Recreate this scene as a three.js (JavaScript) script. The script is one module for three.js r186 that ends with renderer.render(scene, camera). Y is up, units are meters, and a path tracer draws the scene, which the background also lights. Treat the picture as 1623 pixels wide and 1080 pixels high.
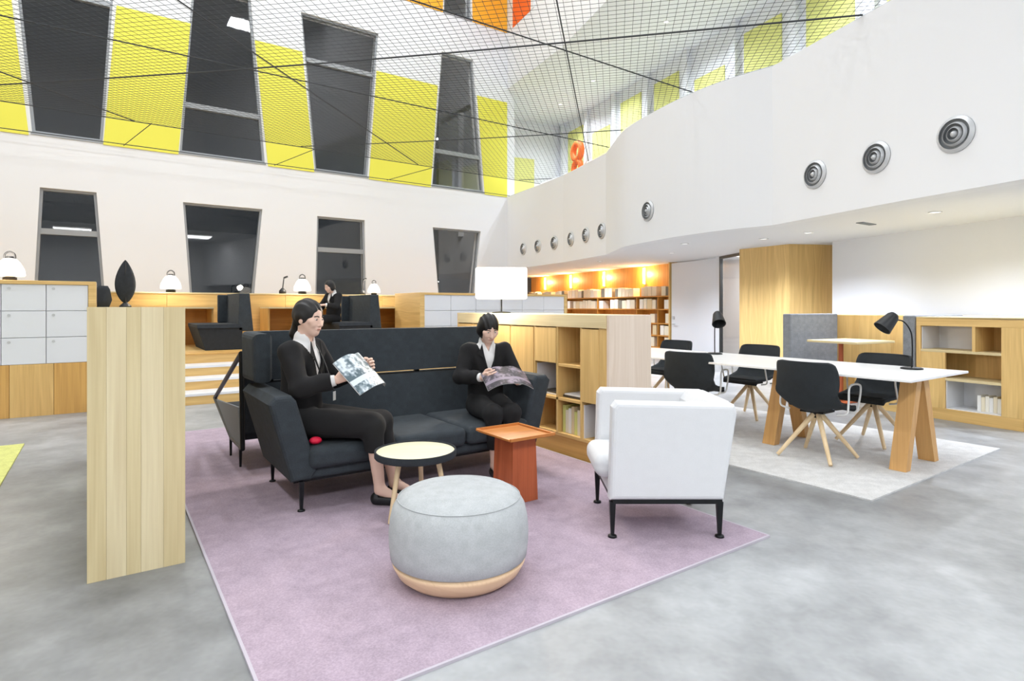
import * as THREE from 'three';
import { RoundedBoxGeometry } from 'three/addons/geometries/RoundedBoxGeometry.js';
import { mergeGeometries } from 'three/addons/utils/BufferGeometryUtils.js';
import { RectAreaLightUniformsLib } from 'three/addons/lights/RectAreaLightUniformsLib.js';

// ---------------------------------------------------------------- camera, sky, light
// Plan coordinates: X to the right along the window wall, D away from the photographer (z = -D), metres.
const scene = new THREE.Scene();
const camera = new THREE.PerspectiveCamera(2 * Math.atan(540 / 927) * 180 / Math.PI, 1623 / 1080, 0.05, 80);
camera.position.set(0, 1.3, 0);
camera.rotation.y = -Math.atan(0.697);
camera.setViewOffset(1623, 1080, 0, 53, 1623, 1080);
camera.updateProjectionMatrix();
scene.add(camera);
scene.background = new THREE.Color().setRGB(0.010, 0.012, 0.014);   // night outside the windows
const renderer = new THREE.WebGLRenderer({ antialias: true });
renderer.toneMapping = THREE.LinearToneMapping;
renderer.toneMappingExposure = 1.32;
renderer.shadowMap.enabled = true;
RectAreaLightUniformsLib.init();
const PANEL_LIGHT = 54, DOWN_LIGHT = 14.5, UPPER_LIGHT = 26, COOL = 0xf7fbff, LOW_PANEL = 13;

// ---------------------------------------------------------------- helpers
let seed = 7;
const rnd = () => { seed |= 0; seed = seed + 0x6D2B79F5 | 0; let t = Math.imul(seed ^ seed >>> 15, 1 | seed); t = t + Math.imul(t ^ t >>> 7, 61 | t) ^ t; return ((t ^ t >>> 14) >>> 0) / 4294967296; };
const rr = (a, b) => a + (b - a) * rnd();
const clamp = (v, a, b) => Math.min(b, Math.max(a, v));
const ord = (n) => n + (n % 10 === 1 && n !== 11 ? 'st' : n % 10 === 2 && n !== 12 ? 'nd' : n % 10 === 3 && n !== 13 ? 'rd' : 'th');
const V3 = (x, y, z) => new THREE.Vector3(x, y, z);
const hash = (x, y, s) => { let h = Math.imul(x, 374761393) + Math.imul(y, 668265263) + Math.imul(s, 974634777) | 0; h = Math.imul(h ^ h >>> 13, 1274126177); return ((h ^ h >>> 16) >>> 0) / 4294967296; };
function pn(x, y, px, py, s) {   // value noise that repeats every px, py cells
  const x0 = Math.floor(x), y0 = Math.floor(y), fx = x - x0, fy = y - y0;
  const m = (a, n) => ((a % n) + n) % n, u = fx * fx * (3 - 2 * fx), v = fy * fy * (3 - 2 * fy);
  const a = hash(m(x0, px), m(y0, py), s), b = hash(m(x0 + 1, px), m(y0, py), s), c = hash(m(x0, px), m(y0 + 1, py), s), d = hash(m(x0 + 1, px), m(y0 + 1, py), s);
  return a + (b - a) * u + (c - a) * v + (a - b - c + d) * u * v;
}
function tex(w, h, fn, mu, mv, srgb = true) {   // fn(u, v) -> [r, g, b] 0..1, one tile covers mu by mv metres
  const d = new Uint8Array(w * h * 4);
  for (let j = 0; j < h; j++) for (let i = 0; i < w; i++) {
    const c = fn(i / w, j / h), k = (j * w + i) * 4;
    d[k] = clamp(c[0] * 255, 0, 255); d[k + 1] = clamp(c[1] * 255, 0, 255); d[k + 2] = clamp(c[2] * 255, 0, 255); d[k + 3] = 255;
  }
  const t = new THREE.DataTexture(d, w, h); t.wrapS = t.wrapT = THREE.RepeatWrapping; t.magFilter = THREE.LinearFilter; t.minFilter = THREE.LinearMipmapLinearFilter; t.generateMipmaps = true;
  if (srgb) t.colorSpace = THREE.SRGBColorSpace;
  t.repeat.set(1 / mu, 1 / mv); t.needsUpdate = true; return t;
}
const hex = (c) => [(c >> 16 & 255) / 255, (c >> 8 & 255) / 255, (c & 255) / 255];
function wood(color, s, amp = 0.16) {
  const b = hex(color);
  const map = tex(384, 512, (u, v) => {
    const bend = pn(u * 6, v * 3, 6, 3, s) * 0.5;
    const g = pn(u * 26 + bend * 6, v * 2, 26, 2, s + 1) * 0.5 + pn(u * 90 + bend * 3, v * 5, 90, 5, s + 2) * 0.3 + pn(u * 190, v * 10, 190, 10, s + 3) * 0.2;
    const k = 1 + (g - 0.5) * amp * 2;
    return [b[0] * (0.5 + 0.5 * k), b[1] * (0.35 + 0.65 * k), b[2] * (0.1 + 0.9 * k)];
  }, 0.75, 1.5);
  return new THREE.MeshStandardMaterial({ map, roughness: 0.5 });
}
function speckle(color, s, amp, cells, size, rough = 0.95) {
  const b = hex(color);
  return new THREE.MeshStandardMaterial({ roughness: rough, map: tex(256, 256, (u, v) => {
    const g = pn(u * cells, v * cells, cells, cells, s) * 0.6 + pn(u * 9, v * 9, 9, 9, s + 1) * 0.4; const k = 1 + (g - 0.5) * amp;
    return [b[0] * k, b[1] * k, b[2] * k];
  }, size, size) });
}
const std = (color, roughness = 0.6, metalness = 0, o = {}) => new THREE.MeshStandardMaterial({ color, roughness, metalness, ...o });
const M = {
  concrete: new THREE.MeshStandardMaterial({ roughness: 0.42, map: tex(1024, 1024, (u, v) => {
    const a = pn(u * 5, v * 5, 5, 5, 11), b = pn(u * 13, v * 13, 13, 13, 12), c = pn(u * 37, v * 37, 37, 37, 13), d = pn(u * 110, v * 110, 110, 110, 14), e = pn(u * 400, v * 400, 400, 400, 15);
    const k = 0.572 + (a - 0.5) * 0.14 + (b - 0.5) * 0.12 + (c - 0.5) * 0.09 + (d - 0.5) * 0.05 + (e - 0.5) * 0.03;
    return [k * 0.985, k * 0.995, k];
  }, 7, 7) }),
  white: std(0xe3e4e6, 0.85), whiteGloss: std(0xe4e6ea, 0.35), ceilingWhite: std(0xe0e1e3, 0.9),
  oakPale: wood(0xe0d0a8, 21, 0.1), oakPale2: wood(0xd8c699, 26, 0.11), oak: wood(0xe0bb78, 31), oak2: wood(0xdcb470, 41), oakDeep: wood(0xd2a258, 51), oakPink: wood(0xe7d5c2, 61, 0.08), oakOrange: wood(0xc98d3e, 71, 0.2),
  legWood: wood(0xcf9f62, 81), legPale: wood(0xe3c9a0, 91, 0.12), rosy: wood(0xb05a34, 101, 0.2), rosyTop: wood(0xc47c3c, 111, 0.2), poufWood: wood(0xe6c5a0, 121, 0.1),
  yellow: std(0xe4de52, 0.7), green: std(0xdcdc86, 0.7), orange: std(0xf2ae2c, 0.7), orangeRed: std(0xee6a22, 0.7),
  frame: std(0x9a9da0, 0.5, 0.3), darkFrame: std(0x3a3d40, 0.5, 0.4),
  pane: new THREE.MeshPhysicalMaterial({ color: 0xffffff, roughness: 0.02, transmission: 1, thickness: 0, ior: 1.5 }),
  black: std(0x15171a, 0.5), blackMetal: std(0x1b1d1f, 0.4, 0.5), rope: std(0x3a3d40, 0.8),
  charcoal: speckle(0x343a3f, 131, 0.3, 120, 0.3), charcoal2: speckle(0x2b2f34, 141, 0.3, 120, 0.3), chairShell: speckle(0x23282c, 151, 0.25, 120, 0.3, 0.85), boothGrey: speckle(0x85888c, 161, 0.25, 60, 0.3),
  whiteFabric: speckle(0xd9dadc, 171, 0.025, 120, 0.3), poufGrey: speckle(0xb2b5b6, 181, 0.14, 110, 0.3),
  rugPurple: speckle(0xa796a3, 191, 0.22, 100, 0.5), rugGrey: speckle(0xc8c7c5, 201, 0.16, 100, 0.5), rugGreen: speckle(0xc9cb7a, 211, 0.2, 100, 0.5), rugEdge: std(0xb9b2bb, 0.9),
  tableTop: std(0xf0f0ef, 0.3), metal: std(0xc6c8ca, 0.4, 0.3), whiteMetal: std(0xe6e6e4, 0.4, 0.1), trayTop: wood(0xe9e1bd, 221, 0.1),
  glow: new THREE.MeshStandardMaterial({ color: 0xffffff, emissive: 0xffffff, emissiveIntensity: 1.6 }),
  glowWarm: new THREE.MeshStandardMaterial({ color: 0xffffff, emissive: 0xffd9a0, emissiveIntensity: 3 }),
  shade: new THREE.MeshStandardMaterial({ color: 0xffffff, emissive: 0xfff6ea, emissiveIntensity: 0.9 }),
  skin: std(0xe9c4b0, 0.6), hair: std(0x14110f, 0.5), suit: speckle(0x181718, 231, 0.2, 100, 0.3), shirt: std(0xeceae8, 0.8), paper: std(0xeeeeec, 0.8), red: std(0xd8123c, 0.6),
  card: std(0xe9dfc6, 0.8), card2: std(0xdcc9a0, 0.8), card3: std(0xf0ece0, 0.8), greyBox: std(0x7d786a, 0.8), darkBox: std(0x4a4238, 0.8), lip: std(0xc08074, 0.5), eye: std(0xf4f0ea, 0.3), iris: std(0x1a120e, 0.2), greyPanel: std(0x7c8083, 0.7)
};
M.glass2 = M.pane;

function prep(g, grain) {   // same attributes everywhere, uv in metres
  if (g.index) g = g.toNonIndexed();
  for (const k of Object.keys(g.attributes)) if (!['position', 'normal'].includes(k)) g.deleteAttribute(k);
  g.morphAttributes = {};
  const p = g.attributes.position, n = g.attributes.normal, uv = new Float32Array(p.count * 2);
  for (let t = 0; t < p.count; t += 3) {
    let nx = 0, ny = 0, nz = 0;
    for (let k = 0; k < 3; k++) { nx += n.getX(t + k); ny += n.getY(t + k); nz += n.getZ(t + k); }
    nx = Math.abs(nx); ny = Math.abs(ny); nz = Math.abs(nz);
    const ax = nx > ny && nx > nz ? 0 : ny > nz ? 1 : 2;
    for (let k = 0; k < 3; k++) {
      const q = [p.getX(t + k), p.getY(t + k), p.getZ(t + k)]; const o = [0, 1, 2].filter(i => i !== ax);
      let [a, b] = o; if (a === grain) [a, b] = [b, a];
      uv[(t + k) * 2] = q[a] + q[ax] * 0.37; uv[(t + k) * 2 + 1] = q[b];
    }
  }
  g.setAttribute('uv', new THREE.BufferAttribute(uv, 2)); return g;
}
const taken = {};
function numbered(n) { if (!(n in taken)) { taken[n] = 0; return n; } taken[n]++; return n + '_' + String(taken[n]).padStart(3, '0'); }
const GR = { x: 0, y: 1, z: 2 };
function mesh(name, geoms, mat, parent, grain = 'y') {
  const list = (Array.isArray(geoms) ? geoms : [geoms]).map(g => prep(g, GR[grain]));
  const g = list.length > 1 ? mergeGeometries(list) : list[0];
  const m = new THREE.Mesh(g, mat); m.name = parent ? name : numbered(name); m.castShadow = m.receiveShadow = true;
  (parent || scene).add(m); return m;
}
function thing(name, label, category, [X, Y, D], turn = 0, group) {
  const o = new THREE.Group(); o.name = numbered(name); o.position.set(X, Y, -D); o.rotation.y = turn; scene.add(o);
  o.userData = { label, category }; if (group) o.userData.group = group; return o;
}
function tag(o, label, category, group) { o.userData.label = label; o.userData.category = category; if (group) o.userData.group = group; return o; }
function struct(name, geoms, mat, label, grain) { const m = mesh(name, geoms, mat, null, grain); m.userData = { kind: 'structure', label, category: 'structure' }; return m; }
function structGroup(name, label, [X, Y, D] = [0, 0, 0], turn = 0) { const g = new THREE.Group(); g.name = numbered(name); g.position.set(X, Y, -D); g.rotation.y = turn; g.userData = { kind: 'structure', label, category: 'structure' }; scene.add(g); return g; }
function dup(src, [X, Y, D], turn, label, group) {
  const c = src.clone(); c.name = numbered(src.name.replace(/_\d{3}$/, '')); c.position.set(X, Y, -D); c.rotation.set(0, turn, 0);
  c.userData = { ...src.userData, label }; if (group) c.userData.group = group; scene.add(c); return c;
}
function box(x0, x1, y0, y1, z0, z1, r = 0) {   // by its extents
  const w = x1 - x0, h = y1 - y0, d = z1 - z0; r = Math.min(r, w / 2.01, h / 2.01, d / 2.01);
  const g = r > 0.0005 ? new RoundedBoxGeometry(w, h, d, r > 0.02 ? 4 : 2, r) : new THREE.BoxGeometry(w, h, d);
  g.translate((x0 + x1) / 2, (y0 + y1) / 2, (z0 + z1) / 2); return g;
}
function rod(a, b, r0, r1 = r0, n = 12) {   // round bar from a to b
  const A = V3(...a), B = V3(...b), d = B.clone().sub(A), g = new THREE.CylinderGeometry(r1, r0, d.length(), n);
  g.applyQuaternion(new THREE.Quaternion().setFromUnitVectors(V3(0, 1, 0), d.normalize())); g.translate((a[0] + b[0]) / 2, (a[1] + b[1]) / 2, (a[2] + b[2]) / 2); return g;
}
function beam(a, b, w0, t0, w1, t1, turn = 0) {   // square bar with taper from a to b
  const A = V3(...a), B = V3(...b), d = B.clone().sub(A), L = d.length(), g = new THREE.BoxGeometry(1, L, 1), p = g.attributes.position;
  for (let i = 0; i < p.count; i++) { const top = p.getY(i) > 0; p.setX(i, p.getX(i) * (top ? w1 : w0)); p.setZ(i, p.getZ(i) * (top ? t1 : t0)); }
  g.computeVertexNormals(); g.rotateY(turn); g.applyQuaternion(new THREE.Quaternion().setFromUnitVectors(V3(0, 1, 0), d.normalize())); g.translate((a[0] + b[0]) / 2, (a[1] + b[1]) / 2, (a[2] + b[2]) / 2); return g;
}
function post(a, b, w0, t0, w1, t1) {   // leaning square leg cut flat at both ends
  const g = new THREE.BoxGeometry(1, 1, 1), p = g.attributes.position;
  for (let i = 0; i < p.count; i++) { const k = p.getY(i) > 0 ? [b, w1, t1] : [a, w0, t0]; p.setXYZ(i, k[0][0] + p.getX(i) * k[1], k[0][1], k[0][2] + p.getZ(i) * k[2]); }
  g.computeVertexNormals(); return g;
}
function tube(pts, r, n = 40, k = 8, closed = false, tension) { return new THREE.TubeGeometry(new THREE.CatmullRomCurve3(pts.map(p => V3(...p)), closed, tension ? 'catmullrom' : 'centripetal', tension || 0.5), n, r, k, closed); }
const lathe = (pts, n = 48) => new THREE.LatheGeometry(pts.map(p => new THREE.Vector2(...p)), n);
function poly(pts) { const s = new THREE.Shape(); pts.forEach((p, i) => i ? s.lineTo(...p) : s.moveTo(...p)); s.closePath(); return s; }
function plan(pts, y0, y1, bev = 0) {   // a plan outline (X, D) raised from y0 to y1
  const g = new THREE.ExtrudeGeometry(poly(pts), { depth: y1 - y0, bevelEnabled: false }); g.rotateX(-Math.PI / 2); g.translate(0, y0, 0); return g;
}
function front(pts, D, t, holes = []) {   // an elevation outline (X, Y), front face at D, t thick going away
  const s = poly(pts); for (const h of holes) s.holes.push(new THREE.Path(poly(h).getPoints()));
  const g = new THREE.ExtrudeGeometry(s, { depth: t, bevelEnabled: false }); g.translate(0, 0, -D - t); return g;
}
function side(pts, x0, x1, bevel = 0) {   // a side outline (z, y), from x0 to x1
  const b = bevel, g = new THREE.ExtrudeGeometry(poly(pts.map(([z, y]) => [-z, y])), { depth: x1 - x0 - 2 * b, bevelEnabled: b > 0, bevelSize: b, bevelThickness: b, bevelSegments: 3, bevelOffset: -b, steps: 1, curveSegments: 6 });
  g.rotateY(Math.PI / 2); g.translate(x0 + b, 0, 0); return g;
}
function frontal(pts, z0, z1, bevel = 0) {   // an outline in (x, y), from z0 to z1
  const b = bevel, g = new THREE.ExtrudeGeometry(poly(pts), { depth: z1 - z0 - 2 * b, bevelEnabled: b > 0, bevelSize: b, bevelThickness: b, bevelSegments: 3, bevelOffset: -b }); g.translate(0, 0, z0 + b); return g;
}
function sdfMesh(f, lo, hi, h) {   // surface nets over a distance field
  const n = [0, 1, 2].map(i => Math.ceil((hi[i] - lo[i]) / h) + 1), N = n[0] * n[1] * n[2], F = new Float32Array(N), id = (i, j, k) => i + n[0] * (j + n[1] * k);
  for (let k = 0; k < n[2]; k++) for (let j = 0; j < n[1]; j++) for (let i = 0; i < n[0]; i++) F[id(i, j, k)] = f(lo[0] + i * h, lo[1] + j * h, lo[2] + k * h);
  const pos = [], vi = new Int32Array(N).fill(-1), idx = [];
  const C = [[0, 0, 0], [1, 0, 0], [0, 1, 0], [1, 1, 0], [0, 0, 1], [1, 0, 1], [0, 1, 1], [1, 1, 1]], E = [[0, 1], [2, 3], [4, 5], [6, 7], [0, 2], [1, 3], [4, 6], [5, 7], [0, 4], [1, 5], [2, 6], [3, 7]];
  for (let k = 0; k < n[2] - 1; k++) for (let j = 0; j < n[1] - 1; j++) for (let i = 0; i < n[0] - 1; i++) {
    const v = C.map(c => F[id(i + c[0], j + c[1], k + c[2])]); let m = 0; v.forEach(q => { if (q < 0) m++; }); if (m === 0 || m === 8) continue;
    let x = 0, y = 0, z = 0, c = 0;
    for (const [a, b] of E) if ((v[a] < 0) !== (v[b] < 0)) { const t = v[a] / (v[a] - v[b]); x += C[a][0] + t * (C[b][0] - C[a][0]); y += C[a][1] + t * (C[b][1] - C[a][1]); z += C[a][2] + t * (C[b][2] - C[a][2]); c++; }
    vi[id(i, j, k)] = pos.length / 3; pos.push(lo[0] + (i + x / c) * h, lo[1] + (j + y / c) * h, lo[2] + (k + z / c) * h);
  }
  const quad = (a, b, c, d, flip) => { if (a < 0 || b < 0 || c < 0 || d < 0) return; flip ? idx.push(a, c, b, a, d, c) : idx.push(a, b, c, a, c, d); };
  for (let k = 1; k < n[2] - 1; k++) for (let j = 1; j < n[1] - 1; j++) for (let i = 1; i < n[0] - 1; i++) {
    const o = F[id(i, j, k)] < 0;
    if (o !== F[id(i + 1, j, k)] < 0) quad(vi[id(i, j - 1, k - 1)], vi[id(i, j, k - 1)], vi[id(i, j, k)], vi[id(i, j - 1, k)], !o);
    if (o !== F[id(i, j + 1, k)] < 0) quad(vi[id(i - 1, j, k - 1)], vi[id(i - 1, j, k)], vi[id(i, j, k)], vi[id(i, j, k - 1)], !o);
    if (o !== F[id(i, j, k + 1)] < 0) quad(vi[id(i - 1, j - 1, k)], vi[id(i, j - 1, k)], vi[id(i, j, k)], vi[id(i - 1, j, k)], !o);
  }
  const g = new THREE.BufferGeometry(), e = h * 0.5, nor = new Float32Array(pos.length);
  for (let q = 0; q < pos.length; q += 3) { const [x, y, z] = [pos[q], pos[q + 1], pos[q + 2]], a = f(x + e, y, z) - f(x - e, y, z), b = f(x, y + e, z) - f(x, y - e, z), c = f(x, y, z + e) - f(x, y, z - e), L = Math.hypot(a, b, c) || 1; nor[q] = a / L; nor[q + 1] = b / L; nor[q + 2] = c / L; }
  g.setAttribute('position', new THREE.Float32BufferAttribute(pos, 3)); g.setAttribute('normal', new THREE.BufferAttribute(nor, 3)); g.setIndex(idx); return g;
}
function areaLight(parent, w, h, intensity, color, pos, lookDown = true) {
  const l = new THREE.RectAreaLight(color, intensity, w, h); l.position.set(...pos); if (lookDown) l.rotation.x = -Math.PI / 2; parent.add(l); return l;
}

// ---------------------------------------------------------------- large structure
const NEAR = -6, LEFT = -8, WALL = 15.5, TOP = 14, SOFFIT = 2.5, RAIL = 4.83, UPPER = 8.3;
// plan line of the balcony front
const bal = [];
{
  const straight1 = [[4.6, NEAR], [6.55, 0.2], [7.07, 1.75], [7.40, 2.957], [7.73, 3.94], [8.03, 4.85]];
  const bulge = new THREE.CatmullRomCurve3([[8.03, 4.85], [7.93, 5.5], [7.97, 6.35], [8.16, 7.25], [8.48, 8.25], [9.0, 9.1], [9.42, 9.75]].map(p => V3(p[0], 0, p[1])), false, 'centripetal').getPoints(36).map(p => [p.x, p.z]);
  bal.push(...straight1.slice(0, -1), ...bulge, [10.09, 12.07], [10.62, WALL]);
}
const balIn = bal.map(([x, d]) => [x + 0.22, d]);
struct('floor', plan([[LEFT - 0.3, NEAR - 0.3], [17, NEAR - 0.3], [17, 20], [LEFT - 0.3, 20]], -0.2, 0), M.concrete, 'polished grey mottled concrete floor of the hall');
struct('ceiling', plan([[LEFT - 0.3, NEAR - 0.3], [17, NEAR - 0.3], [17, 20], [LEFT - 0.3, 20]], TOP, TOP + 0.2), M.ceilingWhite, 'white ceiling high above the hall');
struct('wall_left', box(LEFT - 0.3, LEFT, 0, TOP, -20, -NEAR), M.white, 'white wall left of the lockers');
struct('wall_front', box(LEFT, 17, 0, TOP, -NEAR, -NEAR + 0.3), M.white, 'white wall behind the photographer');
struct('wall_far', box(10.62, 17, 0, TOP, -20.2, -20), M.white, 'white end wall under the balcony');
struct('wall_far_side', box(10.62, 10.84, 0, TOP, -20, -WALL - 0.35), M.white, 'white wall closing the rooms behind the window wall corner');
struct('wall_outer', box(16.8, 17, 0, TOP, -20, -NEAR), M.white, 'white outer wall behind the balcony rooms');

struct('gallery', plan([[LEFT, NEAR], [4.7, NEAR], [5.9, -0.9], [LEFT, -0.9]], 5, 5.3), M.white, 'white gallery slab behind the photographer');
// window wall with slanted openings
const UW = [   // upper windows, outline in X, Y
  [[-1.22, 4.9], [-0.03, 4.9], [0.21, 8.93], [-1.56, 8.93]],
  [[1.43, 4.9], [3.29, 4.9], [2.96, 8.93], [1.70, 8.93]],
  [[4.52, 4.9], [5.96, 4.9], [6.27, 8.93], [4.16, 8.93]],
  [[7.93, 4.9], [9.73, 4.9], [9.34, 8.93], [8.25, 8.93]]];
const UT = [7.93, 6.03, 7.75, 5.95];
const LW = [
  [[-1.20, 1.4], [0.02, 1.4], [-0.14, 3.78], [-1.095, 3.78]],
  [[1.65, 1.4], [3.02, 1.4], [3.23, 3.74], [1.497, 3.74]],
  [[4.52, 1.4], [5.92, 1.4], [5.87, 3.69], [4.58, 3.69]],
  [[8.16, 1.4], [9.36, 1.4], [9.62, 3.66], [7.95, 3.66]]];
const LT = [2.88, 0, 2.82, 0];
const TW = [[[8.32, 10.14], [9.28, 10.14], [9.22, 13], [8.38, 13]], [[5.9, 10.14], [6.6, 10.14], [6.6, 13], [5.9, 13]]];
const wallBack = structGroup('wall_back', 'tall white window wall with slanted dark windows and yellow panels');
mesh('wall_surface', front([[LEFT, 0], [10.9, 0], [10.9, TOP], [LEFT, TOP]], WALL, 0.35, [...UW, ...LW, ...TW]), M.white, wallBack);
for (const p of [
  [[-1.27, 4.83], [-1.58, 7.9], [-3.2, 7.9], [-3.0, 4.83]], [[-0.02, 4.83], [1.40, 4.83], [1.65, 7.92], [0.22, 7.92]],
  [[3.36, 4.83], [4.50, 4.83], [4.19, 7.9], [3.05, 7.9]], [[5.99, 4.83], [7.88, 4.83], [8.11, 7.87], [6.21, 7.87]], [[9.76, 4.83], [10.6, 4.83], [10.6, 7.86], [9.48, 7.86]]])
  mesh('yellow_panel', front(p, WALL - 0.02, 0.02), M.yellow, wallBack);
for (const p of [[[6.65, 10.1], [8.28, 10.1], [8.34, 13.5], [6.65, 13.5]], [[9.32, 10.1], [10.6, 10.1], [10.6, 13.5], [9.26, 13.5]], [[4.6, 10.1], [5.85, 10.1], [5.85, 13.5], [4.6, 13.5]]])
  mesh('orange_panel', front(p, WALL - 0.02, 0.02), M.orange, wallBack);
let wn = 0;
const wl = ['tall dark upper window at the far left between yellow panels', 'second tall dark upper window from the left', 'third tall dark upper window from the left', 'narrow tapering dark upper window nearest the balcony',
  'small dark lower window above the white lockers', 'dark lower window wider at the top, behind the first bench', 'dark lower window with a transom behind the seated women', 'dark lower window nearest the balcony', 'dark top storey window between orange panels', 'dark top storey window left of the orange panel'];
[...UW.map((p, i) => [p, UT[i]]), ...LW.map((p, i) => [p, LT[i]]), ...TW.map(p => [p, 0])].forEach(([p, t], i) => {
  const g = structGroup('window_' + (i + 1), wl[i]);
  const inset = (k) => { const cx = p.reduce((a, q) => a + q[0], 0) / 4, cy = p.reduce((a, q) => a + q[1], 0) / 4; return p.map(([x, y]) => [x + Math.sign(cx - x) * k, y + Math.sign(cy - y) * k]); };
  mesh('window_frame', front(p, WALL + 0.06, 0.1, [inset(0.05)]), M.frame, g);
  const q = inset(0.05), at = (y) => { const f = (y - q[0][1]) / (q[3][1] - q[0][1]); return [q[0][0] + (q[3][0] - q[0][0]) * f, q[1][0] + (q[2][0] - q[1][0]) * f]; };
  if (t) {
    const a = at(t - 0.06), b = at(t + 0.06);
    mesh('transom', front([[a[0], t - 0.06], [a[1], t - 0.06], [b[1], t + 0.06], [b[0], t + 0.06]], WALL + 0.03, 0.12), M.frame, g);
    mesh('pane', front([q[0], q[1], [a[1], t - 0.06], [a[0], t - 0.06]], WALL + 0.11, 0.01), M.pane, g);
    mesh('pane', front([[b[0], t + 0.06], [b[1], t + 0.06], q[2], q[3]], WALL + 0.11, 0.01), M.pane, g);
  } else mesh('pane', front(q, WALL + 0.11, 0.01), M.pane, g);
  mesh('window_sill', box(p[0][0] - 0.02, p[1][0] + 0.02, p[0][1] - 0.05, p[0][1], -WALL - 0.3, -WALL + 0.015), M.frame, g);
});

// balcony: soffit, curved parapet, upper storey
const balcony = structGroup('balcony', 'curved white balcony with round air nozzles');
mesh('soffit', plan([...balIn, [10.84, 20], [16.8, 20], [16.8, NEAR]], SOFFIT, SOFFIT + 0.15), M.ceilingWhite, balcony);
mesh('parapet', plan([...bal, ...balIn.slice().reverse()], SOFFIT, RAIL), M.white, balcony);
mesh('upper_floor', plan([...balIn, [10.84, 20], [16.8, 20], [16.8, NEAR]], 3.75, 3.85), M.white, balcony);
mesh('rail', tube(bal.filter((p, i) => p[1] > 0).map(([x, d]) => [x + 0.05, RAIL + 0.015, -d]), 0.018, 200, 6), M.frame, balcony);
struct('ceiling', plan([...bal, [10.62, 20], [16.8, 20], [16.8, NEAR]], UPPER, UPPER + 0.2), M.ceilingWhite, 'white ceiling of the upper storey over the balcony');
const fascia = structGroup('wall_upper', 'white and orange top storey wall above the balcony');
mesh('fascia', plan([...bal, ...balIn.slice().reverse()], UPPER + 0.2, 10.1), M.white, fascia);
mesh('upper_wall', plan([...bal.slice(0, -1), [10.35, 13.7], [10.57, 13.7], ...balIn.slice(0, -1).reverse()], 10.1, TOP), M.white, fascia);
mesh('orange_panel', plan([[10.36, 13.9], [10.55, 15.1], [10.75, 15.1], [10.56, 13.9]], 10.1, TOP), M.orangeRed, fascia);
mesh('column', plan([[10.55, 15.1], [10.62, 15.5], [10.82, 15.5], [10.75, 15.1]], 10.1, TOP), M.white, fascia);
mesh('column', plan([[10.3, 13.7], [10.36, 13.9], [10.56, 13.9], [10.5, 13.7]], 10.1, TOP), M.white, fascia);
{ // upper storey back wall with yellow-green panels and white columns
  const w = structGroup('wall_right_upper', 'upper storey wall with yellow-green panels and white columns', [11.0, 0, 0], -0.2);
  mesh('wall_surface', box(0, 0.2, 3.85, UPPER, -19, 8), M.white, w);
  for (let i = 0; i < 9; i++) {
    const d = 2.2 + i * 1.75;
    mesh('yellow_green_panel', box(-0.03, 0, 3.85, i % 3 === 1 ? 7.4 : 7.9, -d - 1.1, -d), M.green, w);
    mesh('column', box(-0.16, 0, 3.85, UPPER, -d - 1.45, -d - 1.25), M.white, w);
  }
  mesh('end_wall', box(-4.2, 0, 3.85, UPPER, -18.0, -17.85), M.white, w);
  mesh('yellow_green_panel', box(-3.95, -3.05, 3.85, 6.9, -17.85, -17.82), M.green, w); mesh('yellow_green_panel', box(-2.5, -1.2, 3.85, 6.9, -17.85, -17.82), M.green, w); mesh('column', box(-2.9, -2.68, 3.85, UPPER, -17.85, -17.65), M.white, w);
}
// lower right: wall, tall cabinet, door
struct('wall_right', plan([[6.74, NEAR], [9.896, 2.454], [11.03, 5.48], [11.9, 5.48], [11.9, 5.2], [7.1, NEAR]], 0, SOFFIT), M.white, 'plain white wall above the booth');
const doorWall = structGroup('wall_right_far', 'white wall with the office door', [11.99, 0, 8.59], -Math.atan2(0.44, 1.84));
mesh('wall_surface', box(0, 0.12, 0, SOFFIT, -0.12, 0), M.white, doorWall);
const door = structGroup('door_1', 'white office door beside the far bookcase', [11.99, 0, 8.59], -Math.atan2(0.44, 1.84));
mesh('door_leaf', box(0.02, 0.08, 0.01, SOFFIT - 0.03, -1.86, -0.12, 0.004), M.whiteGloss, door);
mesh('door_lock', box(-0.015, 0.02, 0.98, 1.06, -1.78, -1.72, 0.005), M.metal, door);
mesh('door_handle', [rod([0.02, 0.85, -1.75], [-0.05, 0.85, -1.75], 0.012), rod([-0.05, 0.85, -1.75], [-0.05, 0.85, -1.62], 0.011)], M.metal, door);
const glazing = structGroup('window_11', 'glass side panel with a dark frame beside the office door', [11.30, 0, 7.4], -Math.atan2(0.69, 1.19));
mesh('pane', box(0.03, 0.04, 0.06, SOFFIT - 0.06, -1.33, -0.05), M.pane, glazing);
mesh('window_frame', [box(0, 0.07, 0, 0.06, -1.38, 0), box(0, 0.07, SOFFIT - 0.06, SOFFIT, -1.38, 0), box(0, 0.07, 0.06, SOFFIT - 0.06, -0.05, 0), box(0, 0.07, 0.06, SOFFIT - 0.06, -1.38, -1.32)], M.darkFrame, glazing);
struct('wall_office', plan([[12.9, 6.0], [13.1, 6.0], [13.5, 11.2], [13.3, 11.2]], 0, SOFFIT), M.white, 'white office wall behind the glass panel');
{ const l = thing('ceiling_light', 'office ceiling light behind the glass panel', 'light', [12.4, SOFFIT, 7.6]); mesh('diffuser', box(-0.5, 0.5, -0.04, -0.005, -0.5, 0.5, 0.01), M.glow, l); areaLight(l, 0.95, 0.95, 14, 0xffffff, [0, -0.05, 0]); }

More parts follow.
